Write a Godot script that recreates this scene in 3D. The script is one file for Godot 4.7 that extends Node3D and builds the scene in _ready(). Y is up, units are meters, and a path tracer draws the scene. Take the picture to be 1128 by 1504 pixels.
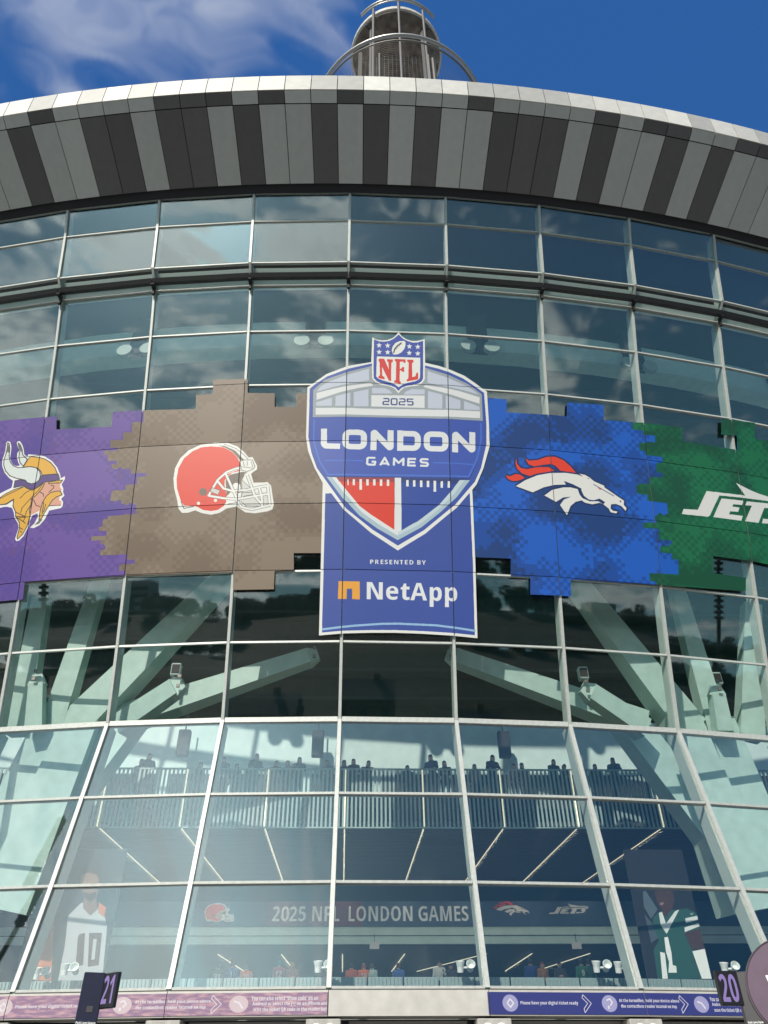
extends Node3D
# A stadium front: a curved glass wall that leans out at the top, a banner across it, a panelled soffit above.

const R0 := 75.87886
const PHI0 := -0.0093986
const DPHI := 0.0527156
const DC := 100.43818          # the axis of the curve lies this far beyond the camera
const H := [34.932, 33.454, 31.186, 30.476, 28.265, 25.742, 23.195, 20.556, 17.979, 15.397, 12.74, 10.039, 7.324, 4.645]
const RH := [81.856, 81.335, 80.742, 80.078, 79.372, 78.637, 77.876, 77.231, 76.524, 75.879, 75.281, 75.889, 76.519, 77.236]
const K0 := -6
const K1 := 7

var rng := RandomNumberGenerator.new()
var names := {}
var M := {}
var stadium: Node3D

# ------------------------------------------------------------------ helpers
func numbered(n: String) -> String:
	if not names.has(n):
		names[n] = 0
		return n
	names[n] += 1
	return "%s_%03d" % [n, names[n]]

func tag(o: Node, label: String, category := "", group := "", kind := "") -> void:
	if label != "": o.set_meta("label", label)
	if category != "": o.set_meta("category", category)
	if group != "": o.set_meta("group", group)
	if kind != "": o.set_meta("kind", kind)

func thing(called: String, label: String, category: String, at := Vector3.ZERO, turn := 0.0, group := "") -> Node3D:
	var o := Node3D.new()
	o.name = numbered(called)
	add_child(o)
	o.position = at
	o.rotation.y = turn
	tag(o, label, category, group)
	return o

class MB:
	var v := PackedVector3Array()
	var n := PackedVector3Array()
	var uv := PackedVector2Array()
	var col := PackedColorArray()
	var idx := PackedInt32Array()
	func tri(a: Vector3, b: Vector3, c: Vector3, ua := Vector2.ZERO, ub := Vector2.ZERO, uc := Vector2.ZERO) -> void:
		var nn := (b - a).cross(c - a).normalized()
		var s := v.size()
		v.append_array([a, b, c]); n.append_array([nn, nn, nn]); uv.append_array([ua, ub, uc])
		idx.append_array([s, s + 2, s + 1])
	func quad(a: Vector3, b: Vector3, c: Vector3, d: Vector3, u := [Vector2(0, 1), Vector2(1, 1), Vector2(1, 0), Vector2(0, 0)]) -> void:
		var nn := (c - a).cross(d - b).normalized()
		var s := v.size()
		v.append_array([a, b, c, d]); n.append_array([nn, nn, nn, nn]); uv.append_array(u)
		idx.append_array([s, s + 2, s + 1, s, s + 3, s + 2])
	func hexa(p: Array) -> void:   # p0..p3 round the back, p4..p7 the same round the front
		quad(p[4], p[5], p[6], p[7])
		quad(p[1], p[0], p[3], p[2])
		quad(p[0], p[1], p[5], p[4]); quad(p[1], p[2], p[6], p[5])
		quad(p[2], p[3], p[7], p[6]); quad(p[3], p[0], p[4], p[7])
	func box(c: Vector3, s: Vector3, b := Basis()) -> void:
		var h := s / 2.0
		var p := []
		for z in [-1, 1]:
			for q in [[-1, -1], [1, -1], [1, 1], [-1, 1]]:
				p.append(c + b * Vector3(q[0] * h.x, q[1] * h.y, z * h.z))
		hexa(p)
	func cbox(c: Vector3, s: Vector3, e: float, b := Basis()) -> void:   # a box with chamfered edges
		var h := s / 2.0
		for ax in 3:
			for sg in [-1.0, 1.0]:
				var a1 := (ax + 1) % 3
				var a2 := (ax + 2) % 3
				var q := []
				for w in [[-1, -1], [1, -1], [1, 1], [-1, 1]]:
					var p := Vector3.ZERO
					p[ax] = sg * h[ax]; p[a1] = w[0] * (h[a1] - e); p[a2] = w[1] * (h[a2] - e)
					q.append(c + b * p)
				if sg > 0: quad(q[0], q[1], q[2], q[3])
				else: quad(q[3], q[2], q[1], q[0])
		for ax in 3:
			var a1 := (ax + 1) % 3
			var a2 := (ax + 2) % 3
			for s1 in [-1.0, 1.0]:
				for s2 in [-1.0, 1.0]:
					var q := []
					for w in [[-1, 0], [1, 0], [1, 1], [-1, 1]]:
						var p := Vector3.ZERO
						p[ax] = w[0] * (h[ax] - e)
						p[a1] = s1 * (h[a1] - (e if w[1] == 1 else 0.0)); p[a2] = s2 * (h[a2] - (0.0 if w[1] == 1 else e))
						q.append(c + b * p)
					if s1 * s2 > 0: quad(q[0], q[1], q[2], q[3])
					else: quad(q[3], q[2], q[1], q[0])
		for sx in [-1.0, 1.0]:
			for sy in [-1.0, 1.0]:
				for sz in [-1.0, 1.0]:
					var a := c + b * Vector3(sx * h.x, sy * (h.y - e), sz * (h.z - e))
					var d := c + b * Vector3(sx * (h.x - e), sy * h.y, sz * (h.z - e))
					var f := c + b * Vector3(sx * (h.x - e), sy * (h.y - e), sz * h.z)
					if sx * sy * sz > 0: tri(a, d, f)
					else: tri(a, f, d)
	func beam(a: Vector3, b: Vector3, wa: float, wb: float, deep := 1.0, up := Vector3.BACK) -> void:
		var d := (b - a).normalized()
		var x := d.cross(up).normalized()
		var z := x.cross(d).normalized()
		var p := []
		for s in [-0.5 * deep, 0.5 * deep]:
			p.append(a - x * wa / 2 + z * s * wa); p.append(a + x * wa / 2 + z * s * wa)
			p.append(b + x * wb / 2 + z * s * wb); p.append(b - x * wb / 2 + z * s * wb)
		if (p[1] - p[0]).cross(p[3] - p[0]).dot(p[4] - p[0]) < 0:
			p = [p[1], p[0], p[3], p[2], p[5], p[4], p[7], p[6]]
		hexa(p)
	func tube(pts: Array, r: float, seg := 8, closed := false) -> void:
		var m := pts.size()
		for i in (m if closed else m - 1):
			var rings := []
			for e in 2:
				var j := (i + e) % m
				var d: Vector3 = (pts[(j + 1) % m] - pts[(j - 1 + m) % m]) if closed else (pts[mini(j + 1, m - 1)] - pts[maxi(j - 1, 0)])
				d = d.normalized()
				var x := d.cross(Vector3.UP if absf(d.y) < 0.95 else Vector3.RIGHT).normalized()
				var y := x.cross(d)
				var ring := []
				for k in seg:
					var t := TAU * k / seg
					ring.append(x * cos(t) + y * sin(t))
				rings.append([pts[j], ring])
			for k in seg:
				var k2 := (k + 1) % seg
				var s := v.size()
				for e in 2:
					for kk in [k, k2]:
						v.append(rings[e][0] + rings[e][1][kk] * r); n.append(rings[e][1][kk]); uv.append(Vector2.ZERO)
				idx.append_array([s, s + 1, s + 3, s, s + 3, s + 2])
	func lathe(prof: Array, at := Vector3.ZERO, b := Basis(), seg := 20) -> void:
		for i in prof.size() - 1:
			for k in seg:
				var q := []
				for e in [[i, k], [i, k + 1], [i + 1, k + 1], [i + 1, k]]:
					var t: float = TAU * e[1] / seg
					q.append(at + b * Vector3(prof[e[0]].x * cos(t), prof[e[0]].y, prof[e[0]].x * sin(t)))
				quad(q[3], q[2], q[1], q[0])
	func mesh() -> ArrayMesh:
		var a := []
		a.resize(Mesh.ARRAY_MAX)
		a[Mesh.ARRAY_VERTEX] = v; a[Mesh.ARRAY_NORMAL] = n; a[Mesh.ARRAY_TEX_UV] = uv; a[Mesh.ARRAY_INDEX] = idx
		if col.size(): a[Mesh.ARRAY_COLOR] = col
		var am := ArrayMesh.new()
		am.add_surface_from_arrays(Mesh.PRIMITIVE_TRIANGLES, a)
		return am

func put(called: String, b, m: Material, parent: Node = null) -> MeshInstance3D:
	var o := MeshInstance3D.new()
	o.mesh = b if b is Mesh else b.mesh()
	o.material_override = m
	if parent:
		o.name = called
		parent.add_child(o, true)
	else:
		o.name = numbered(called)
		add_child(o)
	return o

func lin(r: float, g: float, b: float) -> Color:
	return Color(r, g, b).linear_to_srgb()

func mat(c: Color, rough := 0.6, metal := 0.0) -> StandardMaterial3D:
	var m := StandardMaterial3D.new()
	m.albedo_color = c
	m.roughness = rough
	m.metallic = metal
	return m

func grain(m: StandardMaterial3D, freq: float, lo: float, hi: float, size := 256, scale := 0.5, bump := 0.0) -> StandardMaterial3D:
	var t := NoiseTexture2D.new()
	var n := FastNoiseLite.new()
	n.seed = int(freq * 7919.0); n.frequency = freq; n.fractal_octaves = 5
	t.noise = n; t.width = size; t.height = size; t.seamless = true
	var g := Gradient.new()
	g.set_color(0, Color(lo, lo, lo)); g.set_color(1, Color(hi, hi, hi))
	t.color_ramp = g
	m.albedo_texture = t
	m.uv1_triplanar = true; m.uv1_world_triplanar = true
	m.uv1_scale = Vector3.ONE * scale
	if bump > 0.0:
		m.heightmap_enabled = true; m.heightmap_texture = t; m.heightmap_scale = bump
	return m

# a point on the faceted glass wall: u counts bays from the mullion right of the crest, h is the height, off is how far it stands proud
func rad(h: float) -> float:
	if h >= H[0]: return RH[0] + (h - H[0]) * 0.3525
	for i in 13:
		if h >= H[i + 1]:
			return lerpf(RH[i + 1], RH[i], (h - H[i + 1]) / (H[i] - H[i + 1]))
	return RH[13]

func on(a: float, r: float, h: float) -> Vector3:
	return Vector3(r * sin(a), h, r * cos(a) - DC)

func P(u: float, h: float, off := 0.0, bay := 9999) -> Vector3:
	var k: int = bay if bay != 9999 else int(floor(u))
	var a0 := PHI0 + k * DPHI
	var r := rad(h)
	var m := a0 + DPHI / 2
	return on(a0, r, h).lerp(on(a0 + DPHI, r, h), u - k) + Vector3(sin(m), -0.25 if h > 12.74 else 0.24, cos(m)).normalized() * off

# ------------------------------------------------------------------ printing: polygons, strokes and lettering drawn into an image
func fill(im: Image, rings: Array, c: Color) -> void:
	var lo := INF
	var hi := -INF
	for r in rings:
		for p in r:
			lo = minf(lo, p.y); hi = maxf(hi, p.y)
	var w := im.get_width()
	for y in range(maxi(0, int(ceil(lo - 0.5))), mini(im.get_height(), int(ceil(hi - 0.5)))):
		var yc := y + 0.5
		var xs := PackedFloat32Array()
		for r in rings:
			var m: int = r.size()
			var a: Vector2 = r[m - 1]
			for b in r:
				if (a.y <= yc) != (b.y <= yc):
					xs.append(a.x + (yc - a.y) / (b.y - a.y) * (b.x - a.x))
				a = b
		xs.sort()
		for i in range(0, xs.size() - 1, 2):
			var x0 := maxi(0, int(ceil(xs[i] - 0.5)))
			var x1 := mini(w, int(ceil(xs[i + 1] - 0.5)))
			if x1 > x0: im.fill_rect(Rect2i(x0, y, x1 - x0, 1), c)

func stroke(im: Image, pts: PackedVector2Array, w: float, c: Color) -> void:
	for i in pts.size() - 1:
		var a := pts[i]
		var b := pts[i + 1]
		if a.distance_to(b) < 0.01: continue
		var n := (b - a).normalized().orthogonal() * w / 2
		fill(im, [PackedVector2Array([a + n, b + n, b - n, a - n])], c)
		if i > 0:
			var ring := PackedVector2Array()
			for k in 14: ring.append(a + Vector2.from_angle(TAU * k / 14) * w / 2)
			fill(im, [ring], c)

func draw(im: Image, list: Array, to: Transform2D, px: float) -> void:   # the marks come as bay, height; «to» takes them (bay x 4 m) to pixels
	for e in list:
		var pts := PackedVector2Array()
		var l: Array = e[3]
		for i in range(0, l.size(), 2):
			pts.append(to * Vector2(l[i] * 4.0, l[i + 1]))
		if e[0] == "f": fill(im, [pts], Color(e[1]))
		else: stroke(im, pts, e[2] * px, Color(e[1]))

func letters(s: String, bold := true, spacing := 0.0) -> Array:   # [triangles, bounds]
	var f := SystemFont.new()
	f.font_names = PackedStringArray(["Droid Sans"])
	f.font_weight = 700 if bold else 400
	var pts := PackedVector2Array()
	var x := 0.0
	for ch in ([s] if spacing == 0.0 else Array(s.split(""))):
		if ch == " ":
			x += 10.0
			continue
		var t := TextMesh.new()
		t.font = f; t.text = ch; t.font_size = 32; t.pixel_size = 1.0; t.depth = 0.0; t.curve_step = 1.0
		t.horizontal_alignment = HORIZONTAL_ALIGNMENT_LEFT
		if t.get_surface_count() == 0: continue
		var a := t.surface_get_arrays(0)
		var v: PackedVector3Array = a[Mesh.ARRAY_VERTEX]
		var ix = a[Mesh.ARRAY_INDEX]
		var seq: PackedInt32Array = ix if ix != null and ix.size() else PackedInt32Array(range(v.size()))
		var right := 0.0
		for i in seq:
			pts.append(Vector2(v[i].x + x, -v[i].y)); right = maxf(right, v[i].x)
		x += right + spacing
	var r := Rect2(pts[0], Vector2.ZERO)
	for p in pts: r = r.expand(p)
	return [pts, r]

func write(im: Image, s: String, q: Array, c: Color, bold := true, spacing := 0.0, top := NAN, bottom := NAN) -> void:   # q: the four pixel corners, top left first, clockwise
	var l := letters(s, bold, spacing)
	var r: Rect2 = l[1]
	var t: float = r.position.y if is_nan(top) else top
	var b: float = r.end.y if is_nan(bottom) else bottom
	var pts: PackedVector2Array = l[0]
	var out := PackedVector2Array()
	for p in pts:
		var x := (p.x - r.position.x) / r.size.x
		var y := (p.y - t) / (b - t)
		out.append((q[0] as Vector2).lerp(q[1], x).lerp((q[3] as Vector2).lerp(q[2], x), y))
	for i in range(0, out.size() - 2, 3):
		fill(im, [PackedVector2Array([out[i], out[i + 1], out[i + 2]])], c)

func rect_q(x: float, y: float, w: float, h: float) -> Array:
	return [Vector2(x, y), Vector2(x + w, y), Vector2(x + w, y + h), Vector2(x, y + h)]

func print_mat(im: Image, rough := 0.42, tone := 0.835) -> StandardMaterial3D:
	var m := StandardMaterial3D.new()
	m.albedo_texture = ImageTexture.create_from_image(im)
	m.albedo_color = Color(tone, tone, tone)
	m.roughness = rough
	return m

func camo(im: Image, tones: Array, seed_: int, cell: float, region := PackedVector2Array()) -> void:
	var n := FastNoiseLite.new()
	n.seed = seed_; n.frequency = 0.042; n.fractal_octaves = 2
	var r := RandomNumberGenerator.new()
	r.seed = seed_
	var nx := int(im.get_width() / cell) + 1
	var ny := int(im.get_height() / cell) + 1
	for j in ny:
		for i in nx:
			var v := n.get_noise_2d(i, j * 1.2) + r.randf_range(-0.035, 0.035)
			var pick := -1
			if v > 0.33: pick = 1
			elif v > 0.06 and (i + j) % 2 == 0: pick = 1
			elif v < -0.30: pick = 2
			elif v < -0.06 and (i + j) % 2 == 0: pick = 2
			elif r.randf() < 0.04: pick = 3
			if pick < 0: continue
			var c := Vector2((i + 0.5) * cell, (j + 0.5) * cell)
			if region.size() and not (Geometry2D.is_point_in_polygon(c, region) and Geometry2D.is_point_in_polygon(c + Vector2(1.37, 2.71), region)): continue
			im.fill_rect(Rect2i(int(i * cell), int(j * cell), int(ceil(cell)) * (2 if r.randf() < 0.12 else 1), int(ceil(cell))), tones[pick])

# ------------------------------------------------------------------ the sky as it would be computed: blue, paler low down, wisps and low cumulus
const SUN := Vector3(-0.3127, 0.5664, 0.7625)

func make_sky() -> Image:
	var w := 2048
	var h := 1024
	var im := Image.create(w, h, false, Image.FORMAT_RGBF)
	var n := FastNoiseLite.new()
	n.seed = 11; n.frequency = 1.0; n.fractal_octaves = 6; n.fractal_gain = 0.55
	n.domain_warp_enabled = true; n.domain_warp_amplitude = 0.55; n.domain_warp_frequency = 0.9; n.domain_warp_fractal_octaves = 2
	var big := FastNoiseLite.new()
	big.seed = 5; big.frequency = 0.9; big.fractal_octaves = 2
	for y in h:
		var el := (0.5 - (y + 0.5) / h) * PI
		var se := sin(el)
		var ce := cos(el)
		if se < -0.05:
			im.fill_rect(Rect2i(0, y, w, 1), Color(0.16, 0.16, 0.15))
			continue
		var hz := pow(1.0 - clampf(se, 0.0, 1.0), 3.0)
		var base := Vector3(0.022, 0.092, 0.29).lerp(Vector3(0.24, 0.51, 0.55), hz)
		var low := smoothstep(0.8, 0.45, se)
		for x in w:
			var az := (x + 0.5) / w * TAU
			var d := Vector3(sin(az) * ce, se, -cos(az) * ce)
			var c := base
			var sun := clampf(d.dot(SUN), -1.0, 1.0)
			if sun > 0.3: c += Vector3(0.62, 0.93, 0.95) * (2.8 * exp((sun - 1.0) * 45.0) + 0.34 * exp((sun - 1.0) * 8.0))
			var q := d / maxf(se + 0.12, 0.1)
			var more := 0.8 * clampf(-d.x - 0.07, -0.3, 0.22) * lerpf(1.7, 1.0, low) + 0.24 * smoothstep(0.6, 0.1, se)
			var v := n.get_noise_3d(q.x * lerpf(2.1, 2.1, low), q.z * lerpf(2.6, 1.5, low), 3.0) + 0.45 * big.get_noise_3d(d.x * 2.0, d.y * 2.0, d.z * 2.0) + more
			var cover := smoothstep(lerpf(0.0, 0.10, low), lerpf(0.85, 0.46, low), v)
			if cover > 0.0:
				var lit := lerpf(0.55, 0.62, low) + 1.2 * pow(clampf(sun, 0.0, 1.0), 2.0) - 0.30 * smoothstep(0.42, 0.75, v) * low
				c = c.lerp(Vector3(0.95, 0.99, 1.05).lerp(Vector3(0.86, 1.0, 0.98), low) * lit, cover * lerpf(0.52, 0.88, low))
			im.set_pixel(x, y, Color(c.x, c.y, c.z))
	return im

# ------------------------------------------------------------------ marks, traced as bay and height on the wall
var VIKING := [
["f","f4f4f0",0,[-3.3695,23.999,-3.3406,23.952,-3.3198,23.734,-3.3162,23.543,-3.3153,23.228,-3.2967,23.058,-3.2629,22.895,-3.234,22.847,-3.1956,22.843,-3.2213,23.002,-3.2434,23.223,-3.2469,23.413,-3.2332,23.531,-3.2679,23.866,-3.2588,23.94,-3.2352,23.928,-3.2066,23.77,-3.1844,23.569,-3.17,23.326,-3.1335,23.198,-3.1255,23.303,-3.0271,23.222,-2.9486,23.125,-2.8656,22.885,-2.8033,22.59,-2.7625,22.275,-2.7488,22.097,-2.7078,22.177,-2.7065,22.035,-2.7318,21.825,-2.7072,21.646,-2.7058,21.506,-2.685,21.33,-2.7042,21.26,-2.713,21.202,-2.6902,21.072,-2.6878,20.904,-2.7027,20.818,-2.8156,20.75,-2.8306,20.574,-2.8462,20.402,-2.8888,20.181,-2.9428,20.082,-2.9833,20.109,-2.9429,20.286,-2.9196,20.543,-2.9285,20.681,-2.9762,20.607,-2.9961,20.362,-2.9933,20.185,-3.0181,19.962,-3.0339,19.795,-3.0723,19.639,-3.1012,19.623,-3.1182,19.717,-3.1088,19.915,-3.0991,20.144,-3.1147,20.356,-3.157,20.582,-3.1753,20.833,-3.2024,21.029,-3.2659,21.105,-3.348,21.083,-3.4634,21.122,-3.4531,21.395,-3.374,21.667,-3.3111,21.792,-3.2435,21.9,-3.241,22.197,-3.2894,22.348,-3.3462,22.601,-3.3867,22.911,-3.3995,23.209,-3.3895,23.36,-3.3789,23.607,-3.3824,23.926]],
["f","e3a58d",0,[-2.9049,21.964,-2.8622,21.996,-2.7448,21.986,-2.7465,21.83,-2.742,21.705,-2.7202,21.604,-2.729,21.545,-2.7076,21.353,-2.7347,21.301,-2.7333,21.163,-2.7054,21.092,-2.7035,20.94,-2.7499,20.925,-2.8304,20.952,-2.9107,20.781,-2.9914,20.627,-3.0075,20.845,-3.0113,21.212,-2.9986,21.36,-2.9492,21.59]],
["f","5b4186",0,[-2.9505,22.294,-2.7813,22.288,-2.7582,22.053,-2.8622,21.996,-2.9204,21.985,-2.9855,21.774,-3.0202,21.711,-3.0766,21.801,-3.1198,21.932,-3.2202,21.888,-3.2215,22.187,-3.1692,22.208,-3.109,22.131,-3.069,21.985,-3.0003,21.966,-2.9649,22.095]],
["s","3a3034",0.035,[-2.9505,22.294,-2.7813,22.288,-2.7582,22.053,-2.8622,21.996,-2.9204,21.985,-2.9855,21.774,-3.0202,21.711,-3.0766,21.801,-3.1198,21.932,-3.2202,21.888,-3.2215,22.187,-3.1692,22.208,-3.109,22.131,-3.069,21.985,-3.0003,21.966,-2.9649,22.095,-2.9505,22.294]],
["f","e9b03a",0,[-3.1028,23.198,-3.0234,23.124,-2.9443,23.01,-2.8782,22.825,-2.8251,22.582,-2.7891,22.3,-2.9473,22.309,-2.9647,22.474,-3.004,22.632,-3.0765,22.733,-3.1577,22.759,-3.1268,23.033]],
["s","3a3034",0.035,[-3.1028,23.198,-3.0234,23.124,-2.9443,23.01,-2.8782,22.825,-2.8251,22.582,-2.7891,22.3,-2.9473,22.309,-2.9647,22.474,-3.004,22.632,-3.0765,22.733,-3.1577,22.759,-3.1268,23.033,-3.1028,23.198]],
["f","dfe6e4",0,[-3.2526,23.874,-3.2257,23.764,-3.199,23.545,-3.1875,23.32,-3.1288,23.082,-3.159,22.792,-3.201,22.975,-3.2223,23.212,-3.2249,23.401,-3.2376,23.66]],
["s","3a3034",0.035,[-3.2526,23.874,-3.2257,23.764,-3.199,23.545,-3.1875,23.32,-3.1288,23.082,-3.159,22.792,-3.201,22.975,-3.2223,23.212,-3.2249,23.401,-3.2376,23.66,-3.2526,23.874]],
["f","dfe6e4",0,[-3.3672,23.934,-3.3496,23.877,-3.3338,23.647,-3.3304,23.33,-3.3085,23.064,-3.2654,22.864,-3.2071,22.753,-3.1531,22.741,-3.0843,22.737,-3.0202,22.656,-2.9759,22.478,-2.961,22.282,-2.9686,22.096,-3.001,21.982,-3.0459,21.973,-3.0864,22.041,-3.1142,22.165,-3.2107,22.293,-3.2858,22.442,-3.3426,22.695,-3.3738,22.969,-3.3798,23.199,-3.3709,23.382,-3.3642,23.631]],
["s","3a3034",0.035,[-3.3672,23.934,-3.3496,23.877,-3.3338,23.647,-3.3304,23.33,-3.3085,23.064,-3.2654,22.864,-3.2071,22.753,-3.1531,22.741,-3.0843,22.737,-3.0202,22.656,-2.9759,22.478,-2.961,22.282,-2.9686,22.096,-3.001,21.982,-3.0459,21.973,-3.0864,22.041,-3.1142,22.165,-3.2107,22.293,-3.2858,22.442,-3.3426,22.695,-3.3738,22.969,-3.3798,23.199,-3.3709,23.382,-3.3642,23.631,-3.3672,23.934]],
["f","e9b03a",0,[-3.3655,21.476,-3.2977,21.661,-3.213,21.806,-3.1107,21.896,-3.076,21.785,-3.0189,21.679,-2.9576,21.811,-2.9198,21.969,-2.9068,21.918,-2.9244,21.706,-2.9727,21.444,-3.0151,21.306,-3.0062,21.088,-3.0152,20.848,-2.9988,20.629,-3.0046,20.394,-3.0146,20.165,-3.0448,19.887,-3.0896,19.704,-3.0994,19.766,-3.0904,20.111,-3.1007,20.379,-3.1482,20.638,-3.1561,20.824,-3.1949,21.117,-3.1979,21.364,-3.263,21.211,-3.3536,21.208,-3.4296,21.214,-3.4064,21.372]],
["s","3a3034",0.035,[-3.3655,21.476,-3.2977,21.661,-3.213,21.806,-3.1107,21.896,-3.076,21.785,-3.0189,21.679,-2.9576,21.811,-2.9198,21.969,-2.9068,21.918,-2.9244,21.706,-2.9727,21.444,-3.0151,21.306,-3.0062,21.088,-3.0152,20.848,-2.9988,20.629,-3.0046,20.394,-3.0146,20.165,-3.0448,19.887,-3.0896,19.704,-3.0994,19.766,-3.0904,20.111,-3.1007,20.379,-3.1482,20.638,-3.1561,20.824,-3.1949,21.117,-3.1979,21.364,-3.263,21.211,-3.3536,21.208,-3.4296,21.214,-3.4064,21.372,-3.3655,21.476]],
["f","e9b03a",0,[-2.8616,21.98,-2.7275,22.011,-2.7417,21.897,-2.8296,21.906,-2.866,21.903]],
["s","3a3034",0.035,[-2.8616,21.98,-2.7275,22.011,-2.7417,21.897,-2.8296,21.906,-2.866,21.903,-2.8616,21.98]],
["f","e9b03a",0,[-2.7799,21.547,-2.7363,21.548,-2.7087,21.384,-2.764,21.311,-2.8024,21.171,-2.8298,20.936,-2.8571,20.703,-2.8774,20.471,-2.9023,20.361,-2.9071,20.689,-2.9019,20.93,-2.8955,21.141,-2.8682,21.377,-2.8298,21.518]],
["s","3a3034",0.035,[-2.7799,21.547,-2.7363,21.548,-2.7087,21.384,-2.764,21.311,-2.8024,21.171,-2.8298,20.936,-2.8571,20.703,-2.8774,20.471,-2.9023,20.361,-2.9071,20.689,-2.9019,20.93,-2.8955,21.141,-2.8682,21.377,-2.8298,21.518,-2.7799,21.547]],
["f","6a6c68",0,[-3.3672,23.934,-3.3338,23.647,-3.3349,23.458,-3.3545,23.531,-3.3681,23.412,-3.3654,23.663]],
["f","6a6c68",0,[-3.2526,23.874,-3.2212,23.746,-3.2,23.53,-3.2041,23.422,-3.2209,23.509,-3.2321,23.657]],
["f","6a6c68",0,[-2.8826,20.414,-2.9029,20.376,-2.9434,20.199,-2.8982,20.243,-2.868,20.409]],
["s","3a3034",0.03,[-3.3641,21.445,-3.2731,21.618,-3.1807,21.759,-3.1107,21.896]],
["s","3a3034",0.03,[-3.3536,21.208,-3.2714,21.23,-3.1993,21.396]],
["s","3a3034",0.03,[-3.1936,21.086,-3.1561,20.824,-3.0493,20.592]],
["s","3a3034",0.03,[-3.1993,21.396,-3.1936,21.086]],
["s","3a3034",0.03,[-3.0138,21.275,-3.0088,21.058,-3.043,20.801,-3.0493,20.592]],
["s","3a3034",0.03,[-3.1482,20.638,-3.0493,20.592]],
["s","3a3034",0.03,[-3.0455,20.59,-3.0602,20.39,-3.1393,20.604]],
["s","3a3034",0.03,[-3.0602,20.39,-3.0347,20.305]],
["s","3a3034",0.03,[-3.0927,20.17,-3.0515,20.064]],
["s","3a3034",0.03,[-3.0794,20.019,-3.0546,19.949]],
["s","3a3034",0.03,[-3.1352,21.395,-3.0842,21.618,-3.042,21.69]],
["s","3a3034",0.03,[-3.1014,20.768,-3.0952,20.978,-3.033,21.284,-2.9528,21.684,-2.9192,21.953]],
["s","3a3034",0.03,[-3.0113,21.305,-2.9863,21.233,-2.9557,21.009,-2.9099,20.948]],
["s","3a3034",0.03,[-2.9455,21.589,-2.9012,21.481,-2.8965,21.356]],
["s","3a3034",0.03,[-2.8519,21.526,-2.8072,21.696,-2.807,21.789,-2.8415,21.832]],
["s","3a3034",0.03,[-2.8845,21.137,-2.8824,20.893,-2.8828,20.621]],
["s","3a3034",0.03,[-2.8304,20.952,-2.7072,20.941]],
["s","3a3034",0.03,[-2.8626,21.039,-2.8641,20.887,-2.8717,20.708]]]
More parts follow.
